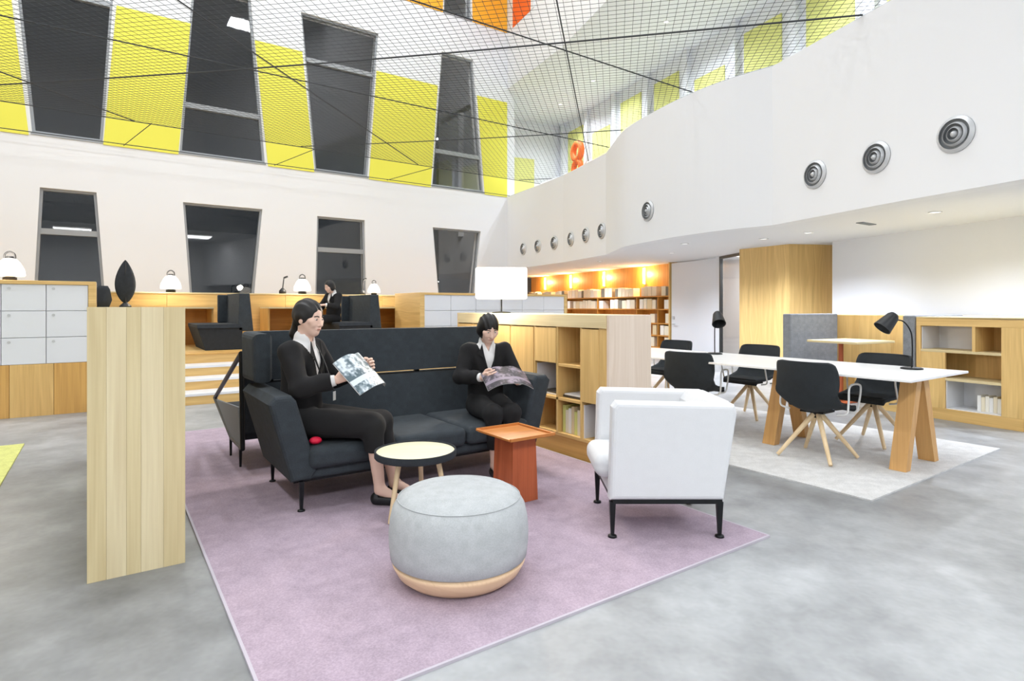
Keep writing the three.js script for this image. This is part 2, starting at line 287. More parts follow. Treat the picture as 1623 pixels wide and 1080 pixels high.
// raised floor, stairs
const stairs = structGroup('stairs', 'wooden stairs with white treads up to the raised floor');
for (let i = 0; i < 4; i++) {
  const d0 = 8.78 + i * 0.4;
  mesh('riser', box(-0.07, 5.0, i * 0.15, (i + 1) * 0.15 - (i < 3 ? 0.035 : 0.02), -10.4, -d0), i % 2 ? M.oak2 : M.oak, stairs, 'x');
  mesh('tread', box(-0.07, 5.0, (i + 1) * 0.15 - (i < 3 ? 0.035 : 0.02), (i + 1) * 0.15, -10.4, -d0 + 0.02, 0.004), i < 3 ? M.whiteGloss : M.oakDeep, stairs, 'x');
}
struct('raised_floor', [box(LEFT, -0.07, 0, 0.6, -WALL, -8.97), box(-0.07, 5.0, 0, 0.6, -WALL, -10.4), box(5.0, 9.2, 0, 0.6, -WALL, -10.45)], M.oak2, 'raised oak floor below the window wall', 'x');
{
  const p = structGroup('trim_1', 'oak front panels below the white lockers');
  for (let i = 0; i < 8; i++) mesh('panel', box(-0.09 - (i + 1) * 0.41 + 0.002, -0.09 - i * 0.41 - 0.002, 0.0, 0.62, -8.97, -8.95, 0.002), [M.oakDeep, M.oak2][i % 2], p, 'y');
}

// ---------------------------------------------------------------- lamps of the building
{
  let k = 0;
  for (const [x, d, w] of [[-4.5, 2, 0], [0.5, 2, 0], [5, 3, 0], [-4.5, 7, 0], [0.5, 7, 0], [5.5, 7, 0], [-4.5, 12, 0], [1, 12, 0], [6, 12, 0]]) {
    const l = thing('ceiling_panel_light', 'large square light panel on the high hall ceiling', 'light', [x, TOP, d], 0, 'light panels on the high ceiling');
    mesh('housing', box(-0.54, 0.54, -0.08, 0, -0.54, 0.54, 0.01), M.whiteMetal, l);
    mesh('diffuser', box(-0.5, 0.5, -0.1, -0.08, -0.5, 0.5), M.glow, l);
    areaLight(l, 1, 1, PANEL_LIGHT, COOL, [0, -0.12, 0]); k++;
  }
  for (const x of [-6.4, -3.8, -1.2, 1.4, 3.8]) {
    const l = thing('ceiling_panel_light', 'large light panel under the gallery behind the photographer', 'light', [x, 5, -2.6], 0, 'light panels under the gallery');
    mesh('housing', box(-0.74, 0.74, -0.08, 0, -0.74, 0.74, 0.01), M.whiteMetal, l);
    mesh('diffuser', box(-0.7, 0.7, -0.1, -0.08, -0.7, 0.7), M.glow, l);
    areaLight(l, 1.4, 1.4, LOW_PANEL, COOL, [0, -0.12, 0]);
  }
}
function downlight(X, Y, D, I, label, group, angle = 1.25) {
  const l = thing('downlight', label, 'light', [X, Y, D], 0, group);
  mesh('trim_ring', lathe([[0.055, 0], [0.075, 0], [0.075, -0.012], [0.055, -0.006], [0.055, 0]], 24), M.whiteMetal, l);
  mesh('lens', lathe([[0, -0.004], [0.055, -0.004], [0.055, 0], [0, 0]], 24), M.glow, l);
  const s = new THREE.SpotLight(0xe8f0ff, I, 0, angle, 0.6); s.position.set(0, -0.03, 0); s.target.position.set(0, -1, 0); s.castShadow = true; s.shadow.radius = 2.5; l.add(s, s.target);
}
const dl = [[8.6, 3.0], [8.5, 0.6], [9.3, 5.0], [9.0, 7.2], [10.3, 8.6], [10.6, 11.2], [12, 13.4], [12.2, 16.5], [7.6, -1.5], [9.5, 5.9]];
const dll = ['round downlight in the soffit above the booth', 'round downlight in the soffit right of the booth', 'round soffit downlight just left of the slotted vent', 'round soffit downlight above the chairs of the long table', 'round soffit downlight before the office door', 'round soffit downlight before the far bookcase', 'round soffit downlight above the middle of the far bookcase', 'round soffit downlight at the far end of the bookcase', 'round soffit downlight behind the photographer', 'round soffit downlight before the tall oak cabinet corner'];
dl.forEach(([x, d], i) => downlight(x, SOFFIT, d, DOWN_LIGHT, dll[i]));
for (const [x, d, l] of [[11.3, 9.6, 'bright upper storey downlight seen through the net above the balcony bulge'], [12.4, 13.4, 'upper storey downlight seen through the net beyond the bulge'], [10.6, 5.4, 'upper storey downlight nearest the top right of the net'], [12.9, 15.6, 'upper storey downlight nearest the window wall corner'], [9.6, 2.4, 'upper storey downlight right of the photo frame']]) downlight(x, UPPER, d, UPPER_LIGHT, l, 'upper storey downlights', 1.35);
tag(mesh('slotted_vent', [box(8.75, 9.15, SOFFIT - 0.012, SOFFIT, -4.02, -3.92, 0.003), box(8.78, 9.12, SOFFIT - 0.016, SOFFIT - 0.012, -3.99, -3.95)], M.greyPanel), 'short grey slotted vent in the soffit above the booth', 'vent');

// round air nozzles along the balcony front
const noz = thing('air_nozzle', 'largest round air nozzle, rightmost on the white balcony front', 'vent', [7.24, 3.09, 2.34], 0, 'air nozzles on the balcony');
{
  const ring = (r0, r1, z0, z1) => { const g = lathe([[r0, z0], [r1, z1], [r1, z1 - 0.012], [r0, z0 - 0.012], [r0, z0]], 36); g.rotateX(Math.PI / 2); return g; };
  mesh('outer_ring', ring(0.155, 0.19, 0.035, 0.012), M.metal, noz);
  mesh('recess', (() => { const g = lathe([[0, 0.004], [0.165, 0.004], [0.165, 0.0], [0, 0.0]], 36); g.rotateX(Math.PI / 2); return g; })(), M.greyPanel, noz);
  mesh('middle_ring', ring(0.105, 0.125, 0.05, 0.022), M.metal, noz); mesh('inner_ring', ring(0.06, 0.08, 0.055, 0.028), M.metal, noz);
  mesh('cone', (() => { const g = lathe([[0, 0.06], [0.02, 0.058], [0.036, 0.03], [0.036, 0.012], [0, 0.012]], 24); g.rotateX(Math.PI / 2); return g; })(), M.metal, noz);
}
function onBal(d) { for (let i = 0; i + 1 < bal.length; i++) if (d >= bal[i][1] && d <= bal[i + 1][1]) { const [a, b] = [bal[i], bal[i + 1]], f = (d - a[1]) / (b[1] - a[1]), ex = b[0] - a[0], ed = b[1] - a[1], L = Math.hypot(ex, ed); return { x: a[0] + ex * f, turn: Math.atan2(-ed / L, -ex / L) }; } }
[2.34, 3.21, 4.09, 7.39, 9.95, 10.75, 11.6, 12.54, 13.47, 14.38].forEach((d, i) => {
  const b = onBal(d), words = ['', 'second round air nozzle from the right on the balcony', 'third round air nozzle from the right on the balcony', 'lone round air nozzle on the bulging part of the balcony', 'first small air nozzle left of the balcony bulge', 'second small air nozzle left of the balcony bulge', 'third small air nozzle left of the balcony bulge', 'third small air nozzle from the far window wall', 'second small air nozzle from the far window wall', 'small air nozzle on the balcony nearest the far window wall'];
  if (!i) { noz.position.x = b.x; noz.rotation.y = b.turn; } else dup(noz, [b.x, 3.07, d], b.turn, words[i]);
});

// safety net over the hall
{
  const net = thing('safety_net', 'black rope safety net stretched over the hall at balcony height', 'net', [0, RAIL + 0.03, 0]);
  const P = [[LEFT + 0.03, 0.5], [6.62, 0.5], ...bal.filter(p => p[1] > 0.6 && p[1] < 13.1), [10.26, 13.3], [LEFT + 0.03, 13.3]];
  const clip = (ox, od, dx, dd) => { const ts = []; for (let i = 0; i < P.length; i++) { const a = P[i], b = P[(i + 1) % P.length], ex = b[0] - a[0], ed = b[1] - a[1], det = dx * ed - dd * ex; if (Math.abs(det) < 1e-9) continue; const t = ((a[0] - ox) * ed - (a[1] - od) * ex) / det, u = ((a[0] - ox) * dd - (a[1] - od) * dx) / det; if (u >= 0 && u < 1) ts.push(t); } ts.sort((a, b) => a - b); const r = []; for (let i = 0; i + 1 < ts.length; i += 2) if (ts[i + 1] - ts[i] > 0.02) r.push([ts[i], ts[i + 1]]); return r; };
  const sag = (x, d) => -0.10 * Math.sin(clamp((d - 0.5) / 12.8, 0, 1) * Math.PI) * Math.sin(clamp((x - LEFT) / 17, 0, 1) * Math.PI);
  const strands = (sp, r, sides, phase = 0) => {
    const out = [[], []];
    [[Math.SQRT1_2, Math.SQRT1_2], [-Math.SQRT1_2, Math.SQRT1_2]].forEach(([dx, dd], f) => {
      for (let k = -260 * 0.1 / sp; k < 260 * 0.1 / sp; k++) {
        const off = (k + phase) * sp, ox = -dd * off, od = dx * off + (f ? 0 : 0);
        for (const [a, b] of clip(ox, od, dx, dd)) {
          const n = Math.max(1, Math.ceil((b - a) / 2)), pos = [], idx = [];
          for (let i = 0; i <= n; i++) { const t = a + (b - a) * i / n, x = ox + dx * t, d = od + dd * t, y = sag(x, d); for (let s = 0; s < sides; s++) { const q = s / sides * Math.PI * 2, c = Math.cos(q) * r; pos.push(x - dd * c, y + Math.sin(q) * r, -(d + dx * c)); } }
          for (let i = 0; i < n; i++) for (let s = 0; s < sides; s++) { const e = i * sides + s, g = i * sides + (s + 1) % sides; idx.push(e, g, e + sides, g, g + sides, e + sides); }
          const g = new THREE.BufferGeometry(); g.setAttribute('position', new THREE.Float32BufferAttribute(pos, 3)); g.setIndex(idx); g.computeVertexNormals(); out[f].push(g);
        }
      }
    });
    return out;
  };
  for (const s of strands(0.1, 0.0031, 3)) { const m = mesh('netting', s, M.rope, net); m.userData.kind = 'stuff'; }
  for (const s of strands(4.2, 0.009, 6, 0.35).flat()) mesh('support_cable', s, M.rope, net);
  for (const d of [6.2, 9.4, 13.3, 15.3]) { const x1 = onBal(d).x; mesh('support_cable', rod([LEFT + 0.02, sag(LEFT, d), -d], [x1 - 0.02, -0.02, -d], 0.009, 0.009, 6), M.rope, net); }
  for (const x of [0.75, 3.9, 6.9]) mesh('tie_rope', rod([x, 0, -13.3], [x - 0.4, 0, -15.45], 0.008, 0.008, 6), M.rope, net);
}

// ---------------------------------------------------------------- rugs
function rug(name, pts, mat, label, edge) { const r = thing(name, label, 'rug', [0, 0, 0]); mesh('pile', plan(pts, 0, 0.011), mat, r, 'z'); if (edge) { const n = pts.length; const g = []; for (let i = 0; i < n; i++) { const a = pts[i], b = pts[(i + 1) % n]; g.push(beam([a[0], 0.006, -a[1]], [b[0], 0.006, -b[1]], 0.0115, 0.0115, 0.0115, 0.0115)); } mesh('binding', g, edge, r); } }
rug('lounge_rug', [[0.43, 1.88], [3.08, 1.88], [3.08, 3.3], [3.28, 3.4], [3.28, 6.9], [0.43, 6.9]], M.rugPurple, 'large pale purple rug under the lounge seating', M.rugEdge);
rug('table_rug', [[4.2, 1.83], [6.7, 1.83], [6.7, 5.9], [4.2, 5.9]], M.rugGrey, 'pale grey rug under the long white table');
rug('green_rug', [[-3.6, 3.2], [-0.62, 3.2], [-0.62, 7.17], [-3.6, 7.17]], M.rugGreen, 'yellow-green rug at the left edge of the photo');

// ---------------------------------------------------------------- lockers
function lockers(name, label, cols, w, [X, Y, D], rows, h, depth, frameL, frameR, lock, body) {
  const t = thing(name, label, 'lockers', [X, Y, D]);
  const W = cols * w;
  mesh('frame', [box(-W - frameL, frameR, rows * h, rows * h + 0.045, -depth, 0.015, 0.003), box(0, frameR, -0.0, rows * h, -depth, 0.015, 0.003), box(-W - frameL, -W, 0, rows * h, -depth, 0.015, 0.003)], body, t, 'x');
  mesh('back_panel', box(-W, 0, 0, rows * h, -depth, -0.04), M.whiteGloss, t);
  for (let i = 0; i < cols; i++) for (let j = 0; j < rows; j++) {
    const d = mesh('locker_door', box(-(i + 1) * w + 0.003, -i * w - 0.003, j * h + 0.003, (j + 1) * h - 0.003, -0.03, 0, 0.004), M.whiteGloss, t);
    if (lock) mesh('lock', (() => { const g = new THREE.CylinderGeometry(0.016, 0.016, 0.012, 16); g.rotateX(Math.PI / 2); g.translate(-(i + 1) * w + 0.07, (j + 1) * h - 0.05, 0.006); return g; })(), M.metal, d);
  }
  return t;
}
lockers('locker_cabinet', 'white lockers with round locks in an oak frame at the left edge', 5, 0.41, [-0.163, 0.62, 8.95], 3, 0.317, 0.5, 0.08, 0.08, true, M.oak);
lockers('locker_cabinet', 'white lockers with a wide oak side panel beside the lamp shade', 6, 0.6, [8.8, 0.6, 10.5], 3, 0.315, 1.2, 0.1, 0.08, false, M.oak);

// ---------------------------------------------------------------- low bookcases
{
  const X0 = 3.31, X1 = 3.8, D0 = 3.39, D1 = 5.84, Ht = 1.235, t = thing('low_bookcase', 'long low oak bookcase with pale pinkish end panel behind white armchair', 'bookcase', [X0, 0, D0]);
  const L = D1 - D0, W = X1 - X0, Z = (d) => -(d - D0);
  mesh('end_panel', box(0.0, W, 0, Ht, -0.03, 0.0, 0.003), M.oakPink, t, 'y');
  mesh('end_panel', box(0, W, 0, Ht, -L, -L + 0.03, 0.003), M.oak, t, 'y');
  mesh('top', box(-0.01, W, Ht - 0.11, Ht, -L + 0.03, -0.03, 0.003), M.oakPale2, t, 'z');
  mesh('back_panel', box(W - 0.02, W, 0.1, Ht - 0.11, -L + 0.03, -0.03), M.oak, t, 'y');
  mesh('plinth', box(0.01, W - 0.02, 0, 0.16, -L + 0.03, -0.03), M.oakDeep, t, 'z');
  mesh('bottom_shelf', box(0, W - 0.02, 0.16, 0.19, -L + 0.03, -0.03, 0.003), M.oak2, t, 'z');
  mesh('stile', box(0, 0.03, 0.19, Ht - 0.11, -0.12, -0.03, 0.002), M.oak, t, 'y');
  for (const d of [3.726, 4.046, 4.381, 4.765, 5.15, 5.5]) mesh('upright', box(0, W - 0.02, 0.19, Ht - 0.11, Z(d) - 0.012, Z(d) + 0.012), M.oak, t, 'y');
  mesh('shelf', box(0, W - 0.02, 0.775, 0.8, Z(4.03), Z(3.74), 0.002), M.oak2, t, 'z');
  mesh('shelf', box(0, W - 0.02, 0.475, 0.5, Z(4.37), Z(3.74), 0.002), M.oak2, t, 'z');
  mesh('door', box(-0.005, 0.015, 0.5, Ht - 0.12, Z(3.714), Z(3.51), 0.002), M.oak, t, 'y');
  mesh('door', box(-0.005, 0.015, 0.80, Ht - 0.12, Z(4.37), Z(4.06), 0.002), M.oak, t, 'y');
  for (const [a, b] of [[4.393, 4.753], [4.777, 5.138], [5.162, 5.488], [5.512, 5.81]]) mesh('door', box(-0.005, 0.015, 0.2, Ht - 0.12, Z(b), Z(a), 0.002), a % 1 > 0.5 ? M.oak2 : M.oak, t, 'y');
  mesh('lining', box(0.02, W - 0.03, 0.5, 0.78, Z(4.365), Z(4.355)), M.whiteGloss, t);
  mesh('lining', box(0.02, W - 0.03, 0.19, 0.47, Z(3.714), Z(3.70)), M.whiteGloss, t);
  const mags = [[4.2, 0.5, 0.018, M.paper, 'white magazine lying on the bookcase shelf'], [4.22, 0.518, 0.012, M.darkBox, 'dark magazine on top of the white magazine on the shelf'], [3.9, 0.5, 0.02, M.darkBox, 'dark magazine lying in the open bookcase bay'], [3.88, 0.52, 0.014, M.paper, 'white magazine on top of the dark one in the open bay']];
  for (const [d, y, h, m, l] of mags) { const g = tag(mesh('magazine', box(-0.1, 0.1, 0, h, -0.125, 0.125, 0.003), m), l, 'magazine'); g.position.set(X0 + 0.15, y, -d); g.rotation.y = (d * 37 % 1 - 0.5) * 0.15; }
  for (let i = 0; i < 7; i++) { const g = tag(mesh('book', box(0, 0.2, 0, 0.24 - 0.02 * (i % 3), -0.036, 0, 0.002), [M.card3, M.card, M.green, M.card2][i % 4]), ord(i + 1) + ' slim book from the bookcase end panel on its bottom shelf', 'book', 'books on the bottom shelf of the low bookcase'); g.position.set(X0 + 0.04, 0.19, -(3.745 + i * 0.039)); }
  // table lamp on the bookcase
  const lp = thing('table_lamp', 'lit white drum-shaded lamp on top of the low bookcase', 'lamp', [3.5, Ht, 5.22]);
  mesh('base', lathe([[0, 0], [0.1, 0], [0.1, 0.012], [0.012, 0.02], [0, 0.02]], 32), M.blackMetal, lp);
  mesh('stem', rod([0, 0.015, 0], [0, 0.3, 0], 0.008), M.blackMetal, lp);
  mesh('lamp_shade', box(-0.27, 0.27, 0.15, 0.48, -0.2, 0.2, 0.02), M.shade, lp).rotation.y = -0.6;
  const pl = new THREE.PointLight(0xfff0dd, 5, 0, 2); pl.position.set(-0.32, 0.3, 0.32); pl.castShadow = true; pl.shadow.radius = 6; lp.add(pl);
}
{
  const t = thing('bookcase_end', 'pale upright oak end of a low bookcase in the left foreground', 'bookcase', [-0.067, 0, 3.39]);
  const e = [0, 0.075, 0.155, 0.215, 0.31, 0.405];
  for (let i = 0; i < 5; i++) mesh('stave', box(e[i], e[i + 1] - 0.0006, 0, 1.3, -0.03, 0, 0.0008), i % 2 ? M.oakPale : M.oakPale2, t, 'y');
  mesh('top', box(0, 0.405, 1.26, 1.298, -2.4, -0.03), M.oakPale, t, 'z'); mesh('bottom', box(0, 0.405, 0, 0.1, -2.4, -0.03), M.oakPale, t, 'z');
  mesh('back_panel', box(0, 0.02, 0.1, 1.26, -2.4, -0.03), M.oakPale, t); mesh('shelf', box(0.02, 0.4, 0.48, 0.505, -2.37, -0.03), M.oakPale, t, 'z'); mesh('shelf', box(0.02, 0.4, 0.86, 0.885, -2.37, -0.03), M.oakPale, t, 'z');
  mesh('end_panel', box(0, 0.405, 0, 1.3, -2.43, -2.4), M.oakPale, t);
}

// ---------------------------------------------------------------- sofas and lounge furniture
{
  // local x along the window wall, z towards the front edge; origin on the floor under the seat
  const s = thing('high_back_sofa', 'charcoal three-seat sofa with a raised headrest wrapping its corners', 'sofa', [1.92, 0, 4.15]);
  const c = M.charcoal;
  mesh('seat_base', box(-0.92, 0.92, 0.2, 0.28, -0.42, 0.36, 0.025), c, s);
  for (const [a, b] of [[-0.86, -0.29], [-0.285, 0.285], [0.29, 0.86]]) mesh('seat_cushion', box(a, b, 0.27, 0.41, -0.34, 0.42, 0.05), c, s);
  const back = (x0, x1, z0, y0, y1, lean, t) => side([[z0, y0], [z0 - lean, y1], [z0 - lean - t, y1], [z0 - t, y0]], x0, x1, 0.03);
  mesh('backrest', back(-0.97, 0.97, -0.30, 0.26, 0.745, 0.10, 0.16), c, s);
  mesh('armrest', frontal([[-0.84, 0.2], [-0.80, 0.26], [-0.93, 0.71], [-0.96, 0.745], [-1.06, 0.745], [-1.1, 0.70], [-0.96, 0.2]], -0.46, 0.38, 0.03), c, s);
  mesh('armrest', frontal([[0.84, 0.2], [0.96, 0.2], [1.1, 0.70], [1.06, 0.745], [0.96, 0.745], [0.93, 0.71], [0.80, 0.26]], -0.46, 0.38, 0.03), c, s);
  const hr = mesh('headrest', [side([[-0.395, 0.77], [-0.44, 1.12], [-0.56, 1.12], [-0.53, 0.77]], -1.03, 1.0, 0.03)], c, s);
  mesh('headrest_wing', side([[-0.12, 0.78], [-0.12, 1.115], [-0.56, 1.12], [-0.53, 0.77]], -1.09, -0.96, 0.04), c, s);
  mesh('support', [-0.9, -0.3, 0.3, 0.9].map(x => box(x - 0.02, x + 0.02, 0.6, 0.9, -0.50, -0.47)), M.blackMetal, s);
  mesh('seat_rail', [box(-0.94, 0.94, 0.185, 0.205, 0.3, 0.335), box(-0.94, 0.94, 0.185, 0.205, -0.42, -0.385)], M.blackMetal, s);
  for (const [x, z] of [[-0.9, 0.36], [0.9, 0.36], [-0.9, -0.41], [0.9, -0.41]]) { const l = mesh('leg', beam([x, 0.012, z], [x, 0.2, z], 0.016, 0.016, 0.03, 0.034), M.blackMetal, s); mesh('foot', lathe([[0, 0.012], [0.024, 0.012], [0.022, 0.02], [0.008, 0.026], [0, 0.026]], 16).translate(x, 0, z), M.blackMetal, l); }
}
{
  // framed lounge chair standing back to back with the sofa, facing the stairs
  const t = thing('framed_lounge_chair', 'black framed lounge chair with mesh side behind the sofa', 'chair', [0.87, 0.012, 5.2]);
  const out = [[0.28, 0.93], [-1.02, 0.42], [-0.12, 0.2], [0.34, 0.2]];
  for (const x of [0, 0.72]) {
    mesh('side_frame', [[0, 1], [1, 2], [2, 3], [3, 0]].map(([a, b]) => rod([x, out[a][1], out[a][0]], [x, out[b][1], out[b][0]], 0.018)), M.blackMetal, t);
    mesh('side_panel', side([[0.2, 0.5], [-0.9, 0.42], [-0.13, 0.215], [0.3, 0.215]], x - 0.008, x + 0.008), M.greyPanel, t);
  }
  mesh('backrest', side([[0.27, 0.3], [0.3, 0.92], [0.24, 0.92], [0.2, 0.3]], 0.02, 0.7, 0.02), M.charcoal2, t);
  mesh('seat', side([[0.22, 0.24], [0.22, 0.4], [-0.66, 0.42], [-0.66, 0.36]], 0.02, 0.7, 0.02), M.charcoal2, t);
  for (const [x, z] of [[0.03, 0.08], [0.69, 0.08], [0.03, -0.36], [0.69, -0.36]]) mesh('leg', beam([x, 0, z], [x, z > 0 ? 0.21 : 0.3, z], 0.016, 0.016, 0.026, 0.026), M.blackMetal, t);
}
{
  // white armchair: seen from its right side, facing the sofa
  const t = thing('white_armchair', 'white fabric armchair on slim black metal legs, seen from its side', 'armchair', [2.74, 0.012, 2.44], -0.609);
  const f = M.whiteFabric;
  const armp = [[-0.31, 0.215], [0.325, 0.215], [0.40, 0.70], [0.385, 0.745], [-0.27, 0.76], [-0.295, 0.73]];
  mesh('armrest', frontal(armp, 0.22, 0.33, 0.025), f, t);
  mesh('armrest', frontal(armp, -0.33, -0.22, 0.025), f, t);
  mesh('backrest', frontal([[0.17, 0.24], [0.33, 0.22], [0.41, 0.70], [0.385, 0.75], [0.27, 0.75], [0.235, 0.70]], -0.25, 0.25, 0.025), f, t);
  mesh('seat_base', box(-0.3, 0.3, 0.215, 0.31, -0.24, 0.24, 0.02), f, t);
  mesh('seat_cushion', box(-0.375, 0.22, 0.30, 0.44, -0.225, 0.225, 0.06), f, t);
  mesh('under_frame', [box(-0.29, 0.32, 0.19, 0.214, 0.27, 0.31), box(-0.29, 0.32, 0.19, 0.214, -0.31, -0.27), box(-0.29, -0.25, 0.19, 0.214, -0.27, 0.27), box(0.27, 0.31, 0.19, 0.214, -0.27, 0.27)], M.blackMetal, t);
  for (const [x, z] of [[-0.29, 0.29], [0.31, 0.29], [-0.29, -0.29], [0.31, -0.29]]) { const l = mesh('leg', beam([x, 0.01, z], [x, 0.2, z], 0.018, 0.018, 0.034, 0.034), M.blackMetal, t); mesh('foot', lathe([[0, 0], [0.026, 0], [0.024, 0.01], [0.01, 0.016], [0, 0.016]], 16).translate(x, 0, z), M.blackMetal, l); }
}
{
  const t = thing('pouf', 'round light grey fabric pouf with a pale wooden bowl base', 'pouf', [1.41, 0.012, 2.47]);
  mesh('cushion', lathe([[0, 0.425], [0.1, 0.424], [0.19, 0.417], [0.255, 0.402], [0.295, 0.375], [0.318, 0.335], [0.33, 0.28], [0.335, 0.22], [0.333, 0.16], [0.327, 0.108], [0.3, 0.108], [0, 0.108]], 96), M.poufGrey, t);
  mesh('seam', (() => { const g = new THREE.TorusGeometry(0.2935, 0.0022, 8, 96); g.rotateX(Math.PI / 2); g.translate(0, 0.379, 0); return g; })(), M.poufGrey, t);
  mesh('base', lathe([[0, 0], [0.235, 0], [0.262, 0.008], [0.295, 0.035], [0.317, 0.075], [0.325, 0.107], [0, 0.107]], 96), M.poufWood, t, 'x');
}
{
  const t = thing('tray_table', 'small round tray table with a dark rim and pale wooden legs', 'side table', [1.59, 0.012, 3.33], -0.609);
  mesh('tray', lathe([[0, 0.36], [0.247, 0.36], [0.252, 0.366], [0.252, 0.402], [0.246, 0.404], [0.241, 0.402], [0.241, 0.375], [0, 0.375]], 64), M.charcoal2, t);
  mesh('tray_top', lathe([[0, 0.376], [0.24, 0.376], [0.24, 0.395], [0, 0.395]], 64), M.trayTop, t, 'x');
  for (const a of [235, 88, 350]) { const q = a * Math.PI / 180, x = Math.cos(q), z = -Math.sin(q); mesh('leg', rod([x * 0.215, 0.004, z * 0.215], [x * 0.14, 0.362, z * 0.14], 0.013, 0.017, 16), M.legPale, t); }
}
{
  const t = thing('wooden_side_table', 'reddish wood side table with a tapered square column', 'side table', [2.28, 0.012, 3.235]);
  const fr = (w0, d0, w1, d1, y0, y1) => { const g = new THREE.BoxGeometry(1, y1 - y0, 1), p = g.attributes.position; for (let i = 0; i < p.count; i++) { const top = p.getY(i) > 0; p.setX(i, p.getX(i) * (top ? w1 : w0)); p.setZ(i, p.getZ(i) * (top ? d1 : d0)); } g.computeVertexNormals(); g.translate(0, (y0 + y1) / 2, 0); return g; };
  mesh('column', fr(0.205, 0.24, 0.185, 0.215, 0, 0.43), M.rosy, t, 'y');
  mesh('table_top', box(-0.175, 0.175, 0.43, 0.438, -0.2, 0.2, 0.003), M.rosyTop, t, 'x');
  mesh('raised_edge', [beam([-0.18, 0.445, -0.205], [0.18, 0.445, -0.205], 0.018, 0.01, 0.018, 0.01), beam([-0.18, 0.445, 0.205], [0.18, 0.445, 0.205], 0.018, 0.01, 0.018, 0.01), beam([-0.18, 0.445, -0.2], [-0.18, 0.445, 0.2], 0.018, 0.01, 0.018, 0.01), beam([0.18, 0.445, -0.2], [0.18, 0.445, 0.2], 0.018, 0.01, 0.018, 0.01)], M.rosyTop, t, 'x');
}

// ---------------------------------------------------------------- long table, chairs, lamps
{
  const t = thing('long_table', 'long white table on oak trestle legs over the grey rug', 'table', [4.9, 0.012, 1.86]);
  mesh('table_top', box(0, 1.13, 0.725, 0.745, -3.5, 0, 0.004), M.tableTop, t);
  mesh('frame', [box(0.5, 0.63, 0.69, 0.724, -3.35, -0.12)], M.legWood, t, 'z');
  for (const d of [0.18, 1.27, 2.4, 3.25]) for (const m of [-1, 1]) mesh('leg', post([0.53 + m * 0.275, 0, -d], [0.53 + m * 0.055, 0.724, -d], 0.085, 0.12, 0.095, 0.12), M.legWood, t, 'y');
}
const chair = thing('dining_chair', 'nearest black bucket chair with white wire arms at the long table', 'chair', [5.02, 0.012, 2.62], 0.55, 'chairs at the long table');
{
  // faces local -z; moulded shell from a swept profile
  const nU = 20, nV = 26, pos = [], idx = [];
  const prof = (v) => { // v 0 front edge of seat .. 1 top of back -> [z, y, half width, side lift]
    const P = [[-0.22, 0.425, 0.215, 0.0], [-0.20, 0.445, 0.225, 0.01], [-0.05, 0.43, 0.24, 0.035], [0.10, 0.425, 0.25, 0.07], [0.18, 0.46, 0.262, 0.09], [0.215, 0.55, 0.268, 0.06], [0.235, 0.66, 0.265, 0.045], [0.252, 0.77, 0.255, 0.038], [0.26, 0.81, 0.245, 0.035], [0.263, 0.828, 0.225, 0.03], [0.264, 0.835, 0.195, 0.028]];
    const f = v * (P.length - 1), i = Math.min(P.length - 2, Math.floor(f)), k = f - i, e = k; return P[i].map((a, q) => a + (P[i + 1][q] - a) * e);
  };
  for (const s of [0, 1]) for (let j = 0; j <= nV; j++) for (let i = 0; i <= nU; i++) {
    const v = j / nV, u = i / nU * 2 - 1, [z, y, w, lift] = prof(v), bend = Math.pow(Math.abs(u), 2.2), isBack = clamp((v - 0.45) / 0.2, 0, 1);
    const th = s ? 0.028 : 0; const nz = isBack, ny = 1 - isBack;
    pos.push(u * w, y + lift * bend * (1 - isBack) * 1.2 - th * ny, z - lift * bend * isBack * 2.2 + th * nz);
  }
  const W = nU + 1, S = (nV + 1) * W;
  for (let j = 0; j < nV; j++) for (let i = 0; i < nU; i++) { const a = j * W + i; idx.push(a, a + W, a + 1, a + 1, a + W, a + W + 1); const b = a + S; idx.push(b, b + 1, b + W, b + 1, b + W + 1, b + W); }
  const seam = (a, b) => idx.push(a, b, a + S, b, b + S, a + S);
  for (let i = 0; i < nU; i++) { seam(i, i + 1); seam(nV * W + i + 1, nV * W + i); } for (let j = 0; j < nV; j++) { seam((j + 1) * W, j * W); seam(j * W + nU, (j + 1) * W + nU); }
  const g = new THREE.BufferGeometry(); g.setAttribute('position', new THREE.Float32BufferAttribute(pos, 3)); g.setIndex(idx); g.computeVertexNormals();
  mesh('shell', g, M.chairShell, chair);
  mesh('seat_pad', box(-0.19, 0.19, 0.435, 0.462, -0.19, 0.12, 0.012), M.chairShell, chair);
  for (const m of [-1, 1]) mesh('armrest', tube([[m * 0.2, 0.40, 0.08], [m * 0.28, 0.42, 0.08], [m * 0.29, 0.5, 0.07], [m * 0.285, 0.62, 0.05], [m * 0.283, 0.645, 0.02], [m * 0.28, 0.645, -0.12], [m * 0.28, 0.625, -0.155], [m * 0.28, 0.5, -0.13], [m * 0.27, 0.42, -0.1], [m * 0.2, 0.40, -0.1]], 0.0085, 60, 8), M.whiteMetal, chair);
  mesh('swivel', [rod([0, 0.34, 0], [0, 0.40, 0], 0.03, 0.03), box(-0.1, 0.1, 0.39, 0.405, -0.1, 0.1, 0.003)], M.blackMetal, chair);
  for (let i = 0; i < 4; i++) { const a = Math.PI / 4 + i * Math.PI / 2, c = Math.cos(a), s = Math.sin(a); mesh('leg', rod([c * 0.32, 0.011, s * 0.32], [c * 0.03, 0.37, s * 0.03], 0.015, 0.022, 12), M.legPale, chair); }
}
chair.rotation.y = -Math.PI / 2;
dup(chair, [5.05, 0.012, 3.9], -Math.PI / 2 + 0.25, 'black bucket chair at the long table partly hidden by the white armchair');
dup(chair, [6.0, 0.012, 2.6], Math.PI / 2 - 0.1, 'black bucket chair across the table behind the nearest oak trestle');
